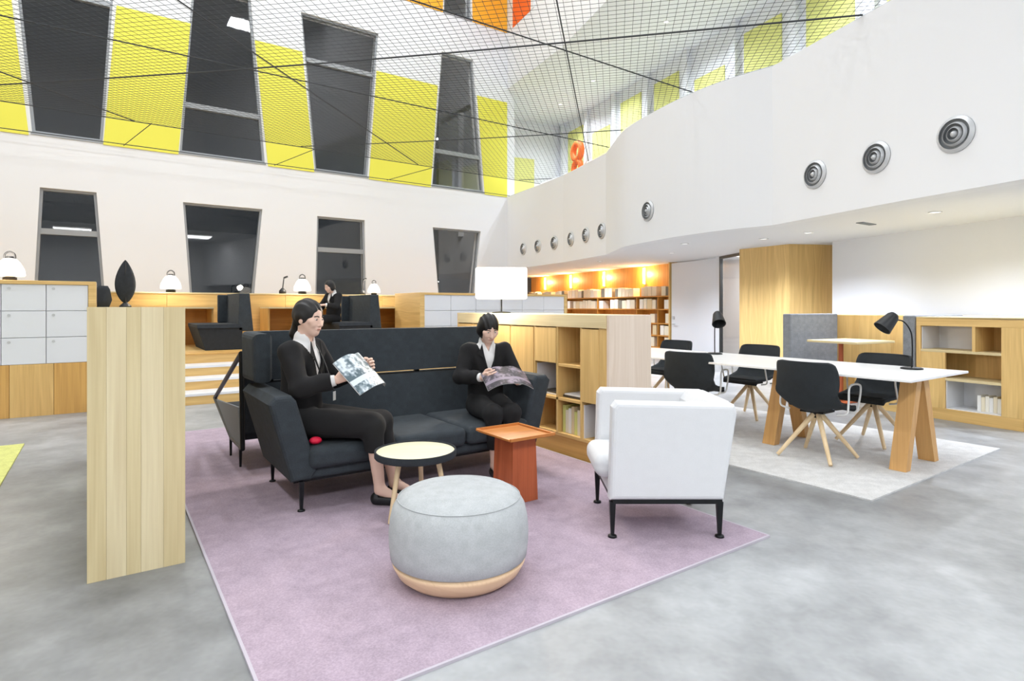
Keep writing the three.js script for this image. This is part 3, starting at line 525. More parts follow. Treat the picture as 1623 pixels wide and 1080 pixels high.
dup(chair, [6.25, 0.012, 4.05], Math.PI / 2, 'black bucket chair across the table before the tall oak cabinet');
dup(chair, [6.2, 0.012, 5.25], Math.PI / 2, 'black bucket chair at the far end of the table beside the bookcase end');
function deskLamp(X, D, turn, label) {
  const t = thing('desk_lamp', label, 'lamp', [X, 0.757, D], turn);
  mesh('base', lathe([[0, 0], [0.085, 0], [0.085, 0.01], [0.07, 0.016], [0, 0.016]], 32), M.blackMetal, t);
  mesh('arm', tube([[0, 0.01, 0], [0.005, 0.2, 0], [-0.01, 0.33, 0], [-0.08, 0.42, 0], [-0.17, 0.43, 0]], 0.006, 40, 8), M.blackMetal, t);
  const sh = mesh('lamp_shade', (() => { const g = lathe([[0.0, 0.11], [0.035, 0.105], [0.05, 0.08], [0.075, -0.06], [0.07, -0.06], [0.045, 0.075], [0, 0.1]], 32); g.rotateZ(-0.75); g.translate(-0.22, 0.40, 0); return g; })(), M.black, t);
  return t;
}
deskLamp(5.80, 2.2, -0.609, 'black cone desk lamp at the near end of the long white table');
deskLamp(5.78, 4.2, 0.8, 'black cone desk lamp at the far half of the long white table');

// ---------------------------------------------------------------- booth unit on the right
{
  const t = thing('booth_unit', 'built-in oak bookcase and booth along the right wall', 'booth', [7.832, 0, 1.94], -0.14);
  const Y = 1.18, Zd = (d) => -d;
  // bookcase block from 0.05 to 1.03 along the wall
  const fr = (d0, d1, y0, y1, m = M.oak, g = 'z') => mesh('frame_rail', box(0, 0.45, y0, y1, -d1, -d0, 0.003), m, t, g);
  fr(0.0, 1.05, 1.08, Y); fr(0.0, 1.05, 0, 0.13, M.oak2); fr(0.0, 0.2, 0.13, 1.08, M.oak, 'y'); fr(1.0, 1.05, 0.13, 1.08, M.oak2, 'y');
  mesh('back_panel', box(0.40, 0.45, 0.13, 1.08, -1.0, -0.2), M.oak2, t);
  mesh('shelf', box(0, 0.42, 0.775, 0.805, -1.0, -0.2, 0.003), M.oakPale2, t, 'z');
  mesh('shelf', box(0, 0.42, 0.455, 0.485, -0.74, -0.2, 0.003), M.oakPale2, t, 'z');
  mesh('filler_panel', box(0, 0.03, 0.13, 0.775, -1.0, -0.74, 0.002), M.oak, t, 'y');
  mesh('upright', box(0.0, 0.42, 0.805, 1.08, -0.47, -0.44), M.oak, t);
  mesh('lining', [box(0.38, 0.40, 0.805, 1.08, -1.0, -0.47), box(0.02, 0.38, 0.806, 1.07, -0.998, -0.99)], M.whiteGloss, t);
  mesh('lining', [box(0.38, 0.40, 0.13, 0.455, -0.74, -0.2), box(0.02, 0.38, 0.13, 0.455, -0.738, -0.728), box(0.02, 0.38, 0.13, 0.14, -0.728, -0.2)], M.whiteGloss, t);
  mesh('ledge', box(0.0, 1.6, Y - 0.02, Y + 0.005, -1.05, 0, 0.002), M.oakPale2, t, 'z'); 
  mesh('ledge', box(1.12, 1.9, Y - 0.02, Y + 0.005, -2.9, -1.05, 0.002), M.oakPale2, t, 'z');
  // booth
  mesh('seat_back', box(0.02, 1.1, 0.42, Y + 0.02, -1.22, -1.07, 0.02), M.boothGrey, t);
  mesh('seat_back', box(0.02, 1.1, 0.42, Y + 0.02, -2.92, -2.78, 0.02), M.boothGrey, t);
  mesh('seat_box', box(0.02, 1.1, 0, 0.36, -1.62, -1.05, 0.004), M.oak, t, 'z'); mesh('seat_box', box(0.02, 1.1, 0, 0.36, -2.92, -2.36, 0.004), M.oak, t, 'z');
  mesh('seat_cushion', box(0.0, 1.1, 0.36, 0.45, -1.62, -1.2, 0.02), M.boothGrey, t); mesh('seat_cushion', box(0.0, 1.1, 0.36, 0.45, -2.79, -2.36, 0.02), M.boothGrey, t);
  for (let i = 0; i < 4; i++) mesh('back_board', box(1.1, 1.14, 0, Y, -1.05 - (i + 1) * 0.4665, -1.05 - i * 0.4665 - 0.002, 0.002), i % 2 ? M.oak2 : M.oak, t, 'y');
  mesh('seat_back', box(0.02, 1.1, 0.14, Y + 0.02, 0.0, 0.15, 0.02), M.boothGrey, t); mesh('seat_box', box(-0.01, 1.1, 0, 0.14, 0, 0.7, 0.004), M.oak, t, 'z');
  const bt = thing('booth_table', 'small pale table on a brown post inside the booth', 'table', [8.5, 0, 3.98], -0.14);
  mesh('table_top', box(-0.42, 0.42, 0.81, 0.84, -0.36, 0.36, 0.004), M.oakPale2, bt, 'x'); mesh('post', rod([-0.2, 0.02, 0], [-0.2, 0.81, 0], 0.03), M.rosy, bt); mesh('foot', box(-0.36, -0.04, 0, 0.02, -0.16, 0.16, 0.004), M.rosy, bt);
  for (let i = 0; i < 6; i++) { const b = tag(mesh('book', box(0.1, 0.26, 0, 0.16 + 0.015 * (i % 2), -0.036, 0, 0.002), [M.card3, M.card, M.paper][i % 3]), ord(i + 1) + ' pale book from the right in the low white booth niche', 'book', 'books in the booth bookcase'); b.position.set(7.832 + 0.14 * (0.24 + i * 0.038), 0.14, -(1.94 + 0.99 * (0.24 + i * 0.038))); b.rotation.y = -0.14; }
}
tag(mesh('tall_cabinet', plan([[10.69, 6.11], [10.83, 7.27], [11.2, 7.38], [11.6, 7.27], [11.6, 5.7], [11.28, 5.83]], 0, SOFFIT), M.oak), 'floor to ceiling oak cabinet beside the glass panel', 'cabinet');

// ---------------------------------------------------------------- far bookcase under the balcony
{
  const T = -Math.atan2(0.176, 0.984), ex = 0.176, ed = 0.984, t = thing('far_bookcase', 'long oak wall bookcase full of pale box files under the balcony', 'bookcase', [12.43, 0, 10.43], T);
  mesh('back_panel', box(0.3, 0.34, 0, SOFFIT, -8.9, 0), M.oakOrange, t); mesh('side_panel', box(-0.02, 0.3, 0, SOFFIT, -0.04, 0), M.oak, t);
  for (const y of [0.2, 0.53, 0.86, 1.25, 1.61]) mesh('shelf', box(0, 0.3, y - 0.03, y, -8.9, -0.04), M.oakOrange, t, 'z');
  for (const d of [0.5, 1.45, 3.53, 5.64, 7.6]) mesh('upright', box(0.0, 0.3, 0, 1.61, -d - 0.03, -d), M.oakOrange, t);
  const words = { 1.61: 'top', 1.25: 'second', 0.86: 'third', 0.53: 'fourth', 0.2: 'lowest' };
  for (const y of [1.61, 1.25, 0.86, 0.53, 0.2]) for (let d = 0.1, nb = 0; d < (y > 1 ? 8.7 : 0.8);) {
    const w = rr(0.13, 0.24), h = rr(0.24, 0.29), m = rnd(), gap = rnd() < 0.12;
    if (!gap && ![0.5, 1.45, 3.53, 5.64, 7.6].some(u => d < u + 0.04 && d + w > u - 0.01)) {
      const b = tag(mesh('box_file', box(0.04, 0.28, 0, h, -w + 0.012, 0, 0.004), m < 0.55 ? M.card : m < 0.8 ? M.card3 : m < 0.9 ? M.card2 : M.greyBox), ord(++nb) + ' box file from the office door on the ' + words[y] + ' shelf', 'box file', 'box files on the ' + words[y] + ' far shelf');
      b.position.set(12.43 + ex * d, y, -(10.43 + ed * d)); b.rotation.y = T;
    }
    d += w + 0.005;
  }
  [1.44, 3.53, 5.64, 7.59].forEach((d, i) => {
    const l = thing('wall_light', ['wall light strip on the far bookcase nearest the office door', 'second wall light strip on the far bookcase', 'third wall light strip on the far bookcase', 'wall light strip on the far bookcase beside the lamp shade'][i], 'light', [12.43 + ex * d, 1.96, 10.43 + ed * d], T);
    mesh('bracket', box(0.27, 0.3, 0, 0.5, -0.03, 0.03), M.whiteMetal, l); mesh('tube', rod([0.24, 0.02, 0], [0.24, 0.48, 0], 0.03), M.glowWarm, l);
    const p = new THREE.PointLight(0xffcf90, 3.2, 0, 2); p.position.set(0.17, 0.3, 0); p.castShadow = true; p.shadow.radius = 2; l.add(p);
  });
}

// ---------------------------------------------------------------- raised floor furniture
{
  const part = thing('desk_partition', 'low oak partition running along the raised floor desks', 'partition', [0, 0.6, 12.5]);
  for (let i = 0; i < 6; i++) mesh('panel', box(-0.1 + i * 1.05, -0.1 + (i + 1) * 1.05 - 0.004, 0, 0.95, -0.04, 0, 0.003), i % 2 ? M.oak : M.oak2, part, 'x');
  mesh('cap', box(-0.1, 6.2, 0.95, 0.975, -0.3, 0.01, 0.003), M.oakPale2, part, 'x');
  mesh('back_board', box(-0.1, 6.2, 0, 0.95, -0.3, -0.26), M.oak2, part, 'x');
  const desk = (x0, x1, label) => { const t = thing('wall_desk', label, 'desk', [x0, 0.6, 12.46]); mesh('desk_top', box(0, x1 - x0, 0.67, 0.7, 0, 0.75, 0.003), M.oakPale2, t, 'x'); mesh('side_panel', box(0, 0.03, 0, 0.67, 0, 0.7), M.oakDeep, t); mesh('side_panel', box(x1 - x0 - 0.03, x1 - x0, 0, 0.67, 0, 0.7), M.oakDeep, t); mesh('rear_panel', box(0.03, x1 - x0 - 0.03, 0, 0.67, 0.02, 0.05), M.oakOrange, t, 'x'); };
  desk(-0.15, 1.62, 'oak desk on the raised floor left of the first charcoal bench'); desk(2.55, 3.75, 'oak desk on the raised floor before the distant seated person'); desk(4.45, 5.5, 'narrow oak desk beside the oak locker side panel');
  const bench = (X, D, label, L) => {
    const t = thing('high_back_bench', label, 'bench', [X, 0.6, D]);
    mesh('seat', side([[0.62, 0.36], [0.60, 0.42], [-0.62, 0.42], [-0.62, 0.36]], -L, 0.02, 0.01), M.charcoal2, t);
    mesh('base', frontal([[-L + 0.12, 0], [0.05, 0], [0.05, 0.37], [-L, 0.37]], -0.6, 0.6, 0.01), M.charcoal2, t);
    mesh('backrest', frontal([[-0.02, 0.3], [0.22, 0.3], [0.16, 0.93], [0.0, 0.93]], -0.6, 0.6, 0.02), M.charcoal, t);
    mesh('wing', box(-0.16, 0.0, 0.42, 0.92, -0.6, -0.52, 0.02), M.charcoal, t);
  };
  bench(1.83, 11.1, 'charcoal high-back bench at the top of the stairs', 0.62);
  bench(4.05, 11.0, 'charcoal high-back bench with the distant person sitting on it', 0.6);
}
function bellLamp(X, D, Y, label, s = 1) {
  const t = thing('bell_lamp', label, 'lamp', [X, Y, D]); t.scale.setScalar(s);
  mesh('base', lathe([[0, 0], [0.08, 0], [0.08, 0.05], [0.05, 0.06], [0, 0.06]], 24), M.black, t);
  mesh('lamp_shade', lathe([[0, 0.06], [0.16, 0.06], [0.175, 0.08], [0.165, 0.16], [0.12, 0.25], [0.07, 0.31], [0, 0.32]], 32), M.shade, t);
  mesh('handle', [lathe([[0, 0.32], [0.05, 0.32], [0.04, 0.345], [0, 0.345]], 20), tube([[-0.06, 0.31, 0], [-0.05, 0.38, 0], [0, 0.41, 0], [0.05, 0.38, 0], [0.06, 0.31, 0]], 0.012, 20, 6)], M.black, t);
  const p = new THREE.PointLight(0xfff2e0, 1.6, 0, 2); p.position.set(-0.12, 0.3, 0.24); p.castShadow = true; p.shadow.radius = 4; t.add(p);
}
bellLamp(1.02, 12.63, 1.575, 'lit white bell lamp on the partition right of the black leaf ornament'); bellLamp(3.42, 12.63, 1.575, 'lit white bell lamp on the partition above the left woman'); bellLamp(5.0, 12.63, 1.575, 'lit white bell lamp beside the oak locker side panel', 0.8);
bellLamp(-0.93, 9.2, 1.616, 'lit white bell lamp on top of the left lockers', 0.85);
for (const [x, l] of [[3.02, 'small black desk lamp on the partition left of the middle bell lamp'], [4.72, 'small black desk lamp on the partition above the narrow desk']]) {
  const t = thing('small_lamp', l, 'lamp', [x, 1.575, 12.62]); mesh('base', lathe([[0, 0], [0.07, 0], [0.07, 0.06], [0.02, 0.12], [0, 0.12]], 20), M.black, t); mesh('stem', rod([0, 0.1, 0], [0.03, 0.34, 0], 0.012), M.blackMetal, t); mesh('head', rod([0.03, 0.33, 0], [0.1, 0.36, 0], 0.02), M.blackMetal, t);
}
{
  const t = thing('leaf_ornament', 'tall black leaf-shaped ornament above the pale bookcase end', 'ornament', [0.30, 1.3, 12.2]);
  const leaf = (k) => { const p = []; for (let i = 0; i <= 20; i++) { const f = i / 20; p.push([0.005 + 0.15 * Math.pow(Math.sin(Math.PI * Math.pow(f, 0.85)), 0.8) * k, 0.06 + f * 0.76]); } const g = lathe(p, 24); g.scale(1, 1, 0.45); return g; };
  mesh('leaf', leaf(1), M.charcoal2, t); mesh('rib', rod([0, 0.02, 0.03], [0, 0.8, 0.06], 0.012, 0.006), M.black, t); mesh('stand', lathe([[0, 0], [0.09, 0], [0.09, 0.02], [0.03, 0.08], [0.02, 0.14], [0, 0.14]], 24), M.black, t);
  tag(mesh('dark_vase', lathe([[0, 0], [0.09, 0], [0.13, 0.12], [0.1, 0.3], [0.07, 0.36], [0, 0.36]], 24), M.charcoal2), 'dark vase on the desk beside the left lockers', 'vase').position.set(-0.02, 1.3, -12.1);
}
// orange figure sign on the upper storey wall
{ const s = thing('wall_sign', 'orange number-like sign on the upper storey wall behind the net', 'sign', [13.62, 6.0, 15.4], -0.2); mesh('sign_mark', [new THREE.TorusGeometry(0.28, 0.11, 10, 28).rotateY(Math.PI / 2).translate(-0.1, 0.72, 0), new THREE.TorusGeometry(0.24, 0.1, 10, 28).rotateY(Math.PI / 2).translate(-0.1, 0.15, 0)], M.orangeRed, s); }

// ---------------------------------------------------------------- people
const smin = (a, b, k) => { const h = clamp(0.5 + 0.5 * (b - a) / k, 0, 1); return b + (a - b) * h - k * h * (1 - h); };
const cap = (x, y, z, a, b, ra, rb) => { const dx = b[0] - a[0], dy = b[1] - a[1], dz = b[2] - a[2], px = x - a[0], py = y - a[1], pz = z - a[2], t = clamp((px * dx + py * dy + pz * dz) / (dx * dx + dy * dy + dz * dz), 0, 1); return Math.hypot(px - dx * t, py - dy * t, pz - dz * t) - (ra + (rb - ra) * t); };
const ell = (x, y, z, c, r) => { const a = (x - c[0]) / r[0], b = (y - c[1]) / r[1], d = (z - c[2]) / r[2], k = Math.hypot(a, b, d), m = Math.min(...r); return (k - 1) * m; };
const add = (a, b) => [a[0] + b[0], a[1] + b[1], a[2] + b[2]];
function handGeo(wrist, dir, palmN, side, curl) {   // dir: along the hand, palmN: the way the palm faces, side: towards the thumb
  const D = V3(...dir).normalize(), N = V3(...palmN).addScaledVector(D, -V3(...palmN).dot(D)).normalize(), S = V3(...side).addScaledVector(D, -V3(...side).dot(D)); S.addScaledVector(N, -S.dot(N)).normalize();
  const P = (a, n, s) => [wrist[0] + D.x * a + N.x * n + S.x * s, wrist[1] + D.y * a + N.y * n + S.y * s, wrist[2] + D.z * a + N.z * n + S.z * s];
  const bones = [];
  [[0.028, 0.075], [0.009, 0.082], [-0.010, 0.077], [-0.028, 0.062]].forEach(([s, L], i) => {
    const k0 = 0.085 - Math.abs(i - 1) * 0.004; let a = k0, n = 0, q = curl * 0.5; const pts = [P(a, n, s)];
    for (const f of [0.45, 0.32, 0.23]) { a += Math.cos(q) * L * f; n += Math.sin(q) * L * f; pts.push(P(a, n, s * 1.08)); q += curl * 0.8; }
    for (let j = 0; j < 3; j++) bones.push([pts[j], pts[j + 1], 0.0095 - j * 0.001, 0.0088 - j * 0.001]);
  });
  const th = [P(0.02, 0.006, 0.022), P(0.05, 0.02, 0.048), P(0.078, 0.034, 0.05), P(0.098, 0.04, 0.042)];
  const palm = [[P(0.0, 0, 0.012), P(0.085, 0, 0.026), 0.017, 0.014], [P(0.0, 0, -0.01), P(0.083, 0, -0.024), 0.017, 0.013], [P(0, 0, 0), P(0.086, 0, 0), 0.018, 0.014]];
  const f = (x, y, z) => {
    let d = 1; for (const b of palm) d = smin(d, cap(x, y, z, ...b), 0.012);
    d = smin(d, cap(x, y, z, th[0], th[1], 0.015, 0.0115), 0.01); d = Math.min(d, cap(x, y, z, th[1], th[2], 0.0115, 0.0105)); d = Math.min(d, cap(x, y, z, th[2], th[3], 0.0105, 0.009));
    let e = 1; for (const b of bones) e = Math.min(e, cap(x, y, z, ...b)); return smin(d, e, 0.005);
  };
  const all = [wrist, ...bones.flatMap(b => [b[0], b[1]]), ...th], lo = [0, 1, 2].map(i => Math.min(...all.map(p => p[i])) - 0.03), hi = [0, 1, 2].map(i => Math.max(...all.map(p => p[i])) + 0.03);
  return sdfMesh(f, lo, hi, 0.004);
}
function person(o) {
  const g = thing('person', o.label, 'person', o.at, o.turn), J = o.j, k = o.detail || 1;
  g.scale.setScalar(o.scale || 1);
  // head frame
  const hc = J.head, yaw = o.headYaw || 0, pitch = o.headPitch || 0, R = new THREE.Matrix4().makeRotationY(yaw).multiply(new THREE.Matrix4().makeRotationX(pitch)), Ri = R.clone().invert(), e = Ri.elements;
  const toH = (x, y, z) => { x -= hc[0]; y -= hc[1]; z -= hc[2]; return [e[0] * x + e[4] * y + e[8] * z, e[1] * x + e[5] * y + e[9] * z, e[2] * x + e[6] * y + e[10] * z]; };
  const fromH = (p) => { const v = V3(...p).applyMatrix4(R); return [v.x + hc[0], v.y + hc[1], v.z + hc[2]]; };
  const headF = (X, Y, Z) => {
    const [x, y, z] = toH(X, Y, Z), ax = Math.abs(x);
    let d = ell(x, y, z, [0, 0.02, -0.012], [0.074, 0.095, 0.092]);
    d = smin(d, ell(x, y, z, [0, -0.045, 0.022], [0.056, 0.068, 0.062]), 0.03);
    d = smin(d, ell(x, y, z, [0, -0.092, 0.05], [0.022, 0.018, 0.022]), 0.025);
    d = Math.max(d, -(ell(ax, y, z, [0.031, 0.002, 0.092], [0.017, 0.009, 0.02])) * 0.9 - 0.0) > d ? smin(-smin(-d, ell(ax, y, z, [0.031, 0.002, 0.094], [0.018, 0.01, 0.018]), 0.008), 9, 0.001) : d;
    d = smin(d, cap(x, y, z, [0, 0.005, 0.078], [0, -0.034, 0.097], 0.007, 0.0115), 0.012);
    d = smin(d, cap(ax, y, z, [0, -0.036, 0.09], [0.013, -0.037, 0.082], 0.008, 0.006), 0.006);
    d = smin(d, cap(ax, y, z, [0.05, -0.012, 0.055], [0.04, -0.03, 0.06], 0.016, 0.014), 0.025);
    d = smin(d, ell(x, y, z, [0, -0.062, 0.078], [0.022, 0.009, 0.01]), 0.008);
    d = smin(d, ell(ax, y, z, [0.077, -0.008, -0.008], [0.008, 0.03, 0.017]), 0.006);
    return d;
  };
  const neck = (x, y, z) => cap(x, y, z, J.neck, fromH([0, -0.06, -0.02]), 0.052, 0.048);
  const torso = (x, y, z) => { let d = cap(x * 0.8, y, z, [J.pelvis[0] * 0.8, J.pelvis[1], J.pelvis[2]], [J.waist[0] * 0.8, J.waist[1], J.waist[2]], 0.115, 0.095); d = smin(d, cap(x * 0.78, y, z, J.waist.map((v, i) => i ? v : v * 0.78), J.chest.map((v, i) => i ? v : v * 0.78), 0.09, 0.105), 0.06); for (const s of [0, 1]) d = smin(d, cap(x, y, z, add(J.chest, [0, 0.06, -0.01]), J.sh[s], 0.07, 0.04), 0.05); return d; };
  const arms = (x, y, z, r = 0) => { let d = 9; for (const s of [0, 1]) { let a = cap(x, y, z, J.sh[s], J.el[s], 0.043 + r, 0.038 + r); a = smin(a, cap(x, y, z, J.el[s], J.wr[s], 0.039 + r, 0.026 + r), 0.02); d = Math.min(d, a); } return d; };
  const legs = (x, y, z, r = 0) => { let d = 9; for (const s of [0, 1]) { let a = cap(x, y, z, J.hip[s], J.kn[s], 0.082 + r, 0.057 + r); a = smin(a, cap(x, y, z, J.kn[s], J.an[s], 0.052 + r, 0.034 + r * 0.8), 0.03); a = smin(a, cap(x, y, z, J.an[s], J.toe[s], 0.034, 0.024), 0.02); d = Math.min(d, a); } return d; };
  const body = (x, y, z) => { let d = torso(x, y, z) + 0.014; d = smin(d, arms(x, y, z), 0.012); d = smin(d, legs(x, y, z), 0.03); d = smin(d, neck(x, y, z), 0.03); return smin(d, cap(x, y, z, fromH([0, -0.03, -0.02]), fromH([0, 0.02, -0.015]), 0.05, 0.06), 0.02); };
  const all = Object.values(J).flatMap(v => Array.isArray(v[0]) ? v : [v]), lo = [0, 1, 2].map(i => Math.min(...all.map(p => p[i])) - 0.15), hi = [0, 1, 2].map(i => Math.max(...all.map(p => p[i])) + 0.15);
  const headBox = [hc.map((v) => v - 0.16), hc.map((v) => v + 0.16)];
  const parts = [sdfMesh(body, lo, hi, 0.014 * k), sdfMesh((x, y, z) => smin(headF(x, y, z), neck(x, y, z), 0.02), headBox[0], headBox[1], 0.0045 * k)];
  if (o.hands) o.hands.forEach((h, i) => parts.push(handGeo(J.wr[i], h.dir, h.palm, h.side, h.curl)));
  const B = mesh('body', parts, M.skin, g);
  B.userData.label = 'bare skin of face, hands and lower legs';
  // face details
  for (const s of [-1, 1]) { const m = mesh('eye', [new THREE.SphereGeometry(0.0095, 16, 12).translate(...[0, 0, 0])], M.eye, g); m.position.set(...fromH([s * 0.031, 0.002, 0.0725])); m.scale.y = 0.5; const i = mesh('iris', new THREE.SphereGeometry(0.0072, 12, 10), M.iris, m); const v = V3(0, -0.002, 0.0062).applyMatrix4(R); i.position.copy(v); mesh('eyebrow', tube([fromH([s * 0.015, 0.02, 0.086]), fromH([s * 0.031, 0.025, 0.082]), fromH([s * 0.047, 0.02, 0.07])], 0.003, 12, 6), M.hair, g); }
  mesh('lips', (() => { const q = new THREE.SphereGeometry(1, 20, 12); q.scale(0.021, 0.0065, 0.008); q.applyMatrix4(R); q.translate(...fromH([0, -0.062, 0.082])); return q; })(), M.lip, g);
  // hair
  const hairF = (X, Y, Z) => {
    const [x, y, z] = toH(X, Y, Z), ax = Math.abs(x), n = 0.0025 * Math.sin(x * 160 + y * 40) ;
    let d = ell(x, y, z, [0, 0.028, -0.02], [0.088, 0.104, 0.1]) + n;
    const face = ell(x, y, z, [0, o.fringe ? -0.032 : -0.028, 0.085], [0.06, o.fringe ? 0.062 : 0.09, 0.075]);
    const below = (o.bob ? -0.075 : -0.03) - y + (z > 0.0 ? 0 : 0);
    d = Math.max(d, below - Math.max(0, -z) * 0.9);
    if (o.bob) d = smin(d, Math.max(ell(x, y, z, [0, -0.02, -0.03], [0.096, 0.09, 0.085]), -(y + 0.1)), 0.02);
    d = -smin(-d, face, 0.01);
    if (o.tail) { d = smin(d, cap(x, y, z, [0.02, -0.02, -0.1], [0.03, -0.12, -0.125], 0.035, 0.034), 0.03); d = smin(d, cap(x, y, z, [0.03, -0.12, -0.125], [0.045, -0.19, -0.1], 0.034, 0.018), 0.02); }
    return d;
  };
  mesh('hair', sdfMesh(hairF, hc.map((v, i) => v - (i === 1 ? 0.27 : 0.2)), hc.map(v => v + 0.2), 0.006 * k), M.hair, g);
  // clothes
  const shirtF = (x, y, z) => { let d = torso(x, y, z) - 0.009; d = smin(d, cap(x, y, z, add(J.neck, [0, -0.06, 0]), add(J.neck, [0, 0.012, 0.004]), 0.075, 0.068), 0.02); const y0 = J.neck[1] - 0.075; if (z > J.neck[2]) d = Math.max(d, Math.min(Math.max((y - y0) * 0.42 - Math.abs(x - J.neck[0]), (y0 - y) < 0 ? -1 : -1), 0.02)); return d; };
  const inside = (x, y, z) => cap(x, y, z, add(J.neck, [0, -0.02, 0.0]), fromH([0, -0.05, -0.01]), 0.053, 0.052);
  mesh('shirt', sdfMesh((x, y, z) => y > J.neck[1] - 0.01 ? Math.max(shirtF(x, y, z), -inside(x, y, z)) : shirtF(x, y, z), [lo[0], J.pelvis[1] - 0.1, lo[2]], [hi[0], J.neck[1] + 0.1, hi[2]], 0.007 * k), M.shirt, g);
  const vee = (x, y, z) => { const y0 = J.chest[1] - 0.1, w = clamp((y - y0) * 0.36, -0.02, 0.085); return z > J.chest[2] - 0.02 ? Math.max(Math.abs(x - J.chest[0]) - w, y0 - y) : 0.2; };
  const jacketF = (x, y, z) => { let d = smin(torso(x, y, z), arms(x, y, z, 0.008), 0.03) - 0.018; const hem = 0.006 * Math.sin(x * 40 + z * 30 + y * 22); d += hem * 0.6; for (const s of [0, 1]) { const w = J.wr[s], el = J.el[s], q = [w[0] - el[0], w[1] - el[1], w[2] - el[2]], L = Math.hypot(...q), t = ((x - w[0]) * q[0] + (y - w[1]) * q[1] + (z - w[2]) * q[2]) / L; if (Math.hypot(x - w[0], y - w[1], z - w[2]) < 0.14) d = Math.max(d, t + 0.035); } d = Math.max(d, -(neck(x, y, z) - 0.022)); return Math.max(d, -vee(x, y, z)); };
  const jk = mesh('jacket', sdfMesh(jacketF, [lo[0], J.pelvis[1] - 0.16, lo[2]], [hi[0], J.neck[1] + 0.08, hi[2]], 0.009 * k), M.suit, g);
  for (const s of [-1, 1]) mesh('lapel', (() => { const c = J.chest, q = frontal([[s * 0.012, -0.1], [s * 0.06, 0.03], [s * 0.1, 0.06], [s * 0.085, 0.09], [s * 0.06, 0.15], [s * 0.045, 0.05]], 0, 0.006, 0.002); q.rotateX(-0.22); q.translate(c[0], c[1], c[2] + 0.122); return q; })(), M.suit, jk);
  mesh('shirt_cuff', [0, 1].map(s => { const w = J.wr[s], el = J.el[s], q = [w[0] - el[0], w[1] - el[1], w[2] - el[2]], L = Math.hypot(...q), u = q.map(v => v / L); return rod(w.map((v, i) => v - u[i] * 0.05), w.map((v, i) => v - u[i] * 0.012), 0.04, 0.034, 16); }), M.shirt, g);
  const hemF = (x, y, z) => { let d = smin(legs(x, y, z, 0.018), cap(x * 0.8, y, z, [J.pelvis[0] * 0.8, J.pelvis[1], J.pelvis[2]], [J.waist[0] * 0.8, J.waist[1] - 0.05, J.waist[2]], 0.125, 0.105), 0.04); if (o.skirt) d = smin(d, cap(x, y, z, [0, J.kn[0][1], J.kn[0][2] - 0.3], [0, J.kn[0][1], J.kn[0][2] - 0.02], 0.09, 0.075), 0.05); d += 0.002 * Math.sin(z * 21 + x * 33 + y * 27); return Math.max(d, o.hem - y); };
  mesh(o.skirt ? 'skirt' : 'trousers', sdfMesh(hemF, [lo[0], o.hem - 0.02, lo[2]], [hi[0], J.waist[1] + 0.1, hi[2]], 0.011 * k), M.suit, g);
  for (const s of [0, 1]) mesh('shoe', sdfMesh((x, y, z) => { const a = J.an[s], t = J.toe[s]; let d = smin(cap(x, y, z, [a[0], 0.035, a[2] - 0.02], [t[0], 0.03, t[2]], 0.042, 0.036), cap(x, y, z, t, add(t, [0, -0.004, 0.02]), 0.034, 0.026), 0.02); d = Math.max(d, 0.0 - y); d = Math.max(d, y - 0.052 - (z < a[2] ? 0.02 : 0)); return d; }, [J.an[s][0] - 0.08, -0.02, J.an[s][2] - 0.1], [J.toe[s][0] + 0.08, 0.16, J.toe[s][2] + 0.1].map((v, i) => i === 0 ? Math.max(J.toe[s][0], J.an[s][0]) + 0.08 : v), 0.007), M.black, g);
  if (o.badge) { mesh('badge', box(-0.018, 0.018, -0.03, 0.03, 0, 0.004, 0.002), M.paper, g).position.set(...o.badge); mesh('lanyard', tube([add(J.neck, [0.05, 0.02, 0.03]), add(J.chest, [0.03, 0.02, 0.135]), add(o.badge, [0, 0.03, 0])], 0.004, 20, 6), M.black, g); }
  return g;
}
function openMagazine(label, cover, w, h, spread) {   // local: spine along y, pages open towards +z (the reader's side)
  const t = thing('magazine', label, 'magazine', [0, 0, 0]);
  const leaf = (s, off, m, name) => { const nx = 14, pos = [], idx = []; for (const b of [0, 1]) for (let i = 0; i <= nx; i++) for (const y of [-h / 2, h / 2]) { const f = i / nx, a = spread, x = s * Math.cos(a) * f * w, z = Math.sin(a) * f * w - Math.sin(f * Math.PI) * 0.02 + off + b * 0.0035; pos.push(x, y + 0.01 * Math.sin(f * 3) * (y > 0 ? 1 : 0), z); }
    const N = (nx + 1) * 2; for (let i = 0; i < nx; i++) { const a = i * 2; idx.push(a, a + 2, a + 1, a + 1, a + 2, a + 3); const b = a + N; idx.push(b, b + 1, b + 2, b + 1, b + 3, b + 2); idx.push(a, a + N, a + 2, a + 2, a + N, a + 2 + N, a + 1, a + 3, a + 1 + N, a + 3, a + 3 + N, a + 1 + N); } idx.push(nx * 2, nx * 2 + N, nx * 2 + 1, nx * 2 + 1, nx * 2 + N, nx * 2 + 1 + N);
    const q = new THREE.BufferGeometry(); q.setAttribute('position', new THREE.Float32BufferAttribute(pos, 3)); q.setIndex(idx); q.computeVertexNormals(); mesh(name, q, m, t, 'y'); };
  leaf(1, 0, cover, 'cover'); leaf(-1, 0, cover, 'cover'); leaf(1, 0.005, M.paper, 'pages'); leaf(-1, 0.005, M.paper, 'pages');
  return t;
}
const printMap = (s, a, b) => new THREE.MeshStandardMaterial({ roughness: 0.5, map: tex(128, 128, (u, v) => { const k = pn(u * 7, v * 7, 7, 7, s) * 0.6 + pn(u * 22, v * 22, 22, 22, s + 1) * 0.4, c = v > 0.78 && v < 0.9 ? 1 : clamp((k - 0.35) * 3, 0, 1); return [a[0] + (b[0] - a[0]) * c, a[1] + (b[1] - a[1]) * c, a[2] + (b[2] - a[2]) * c]; }, 0.3, 0.3) });
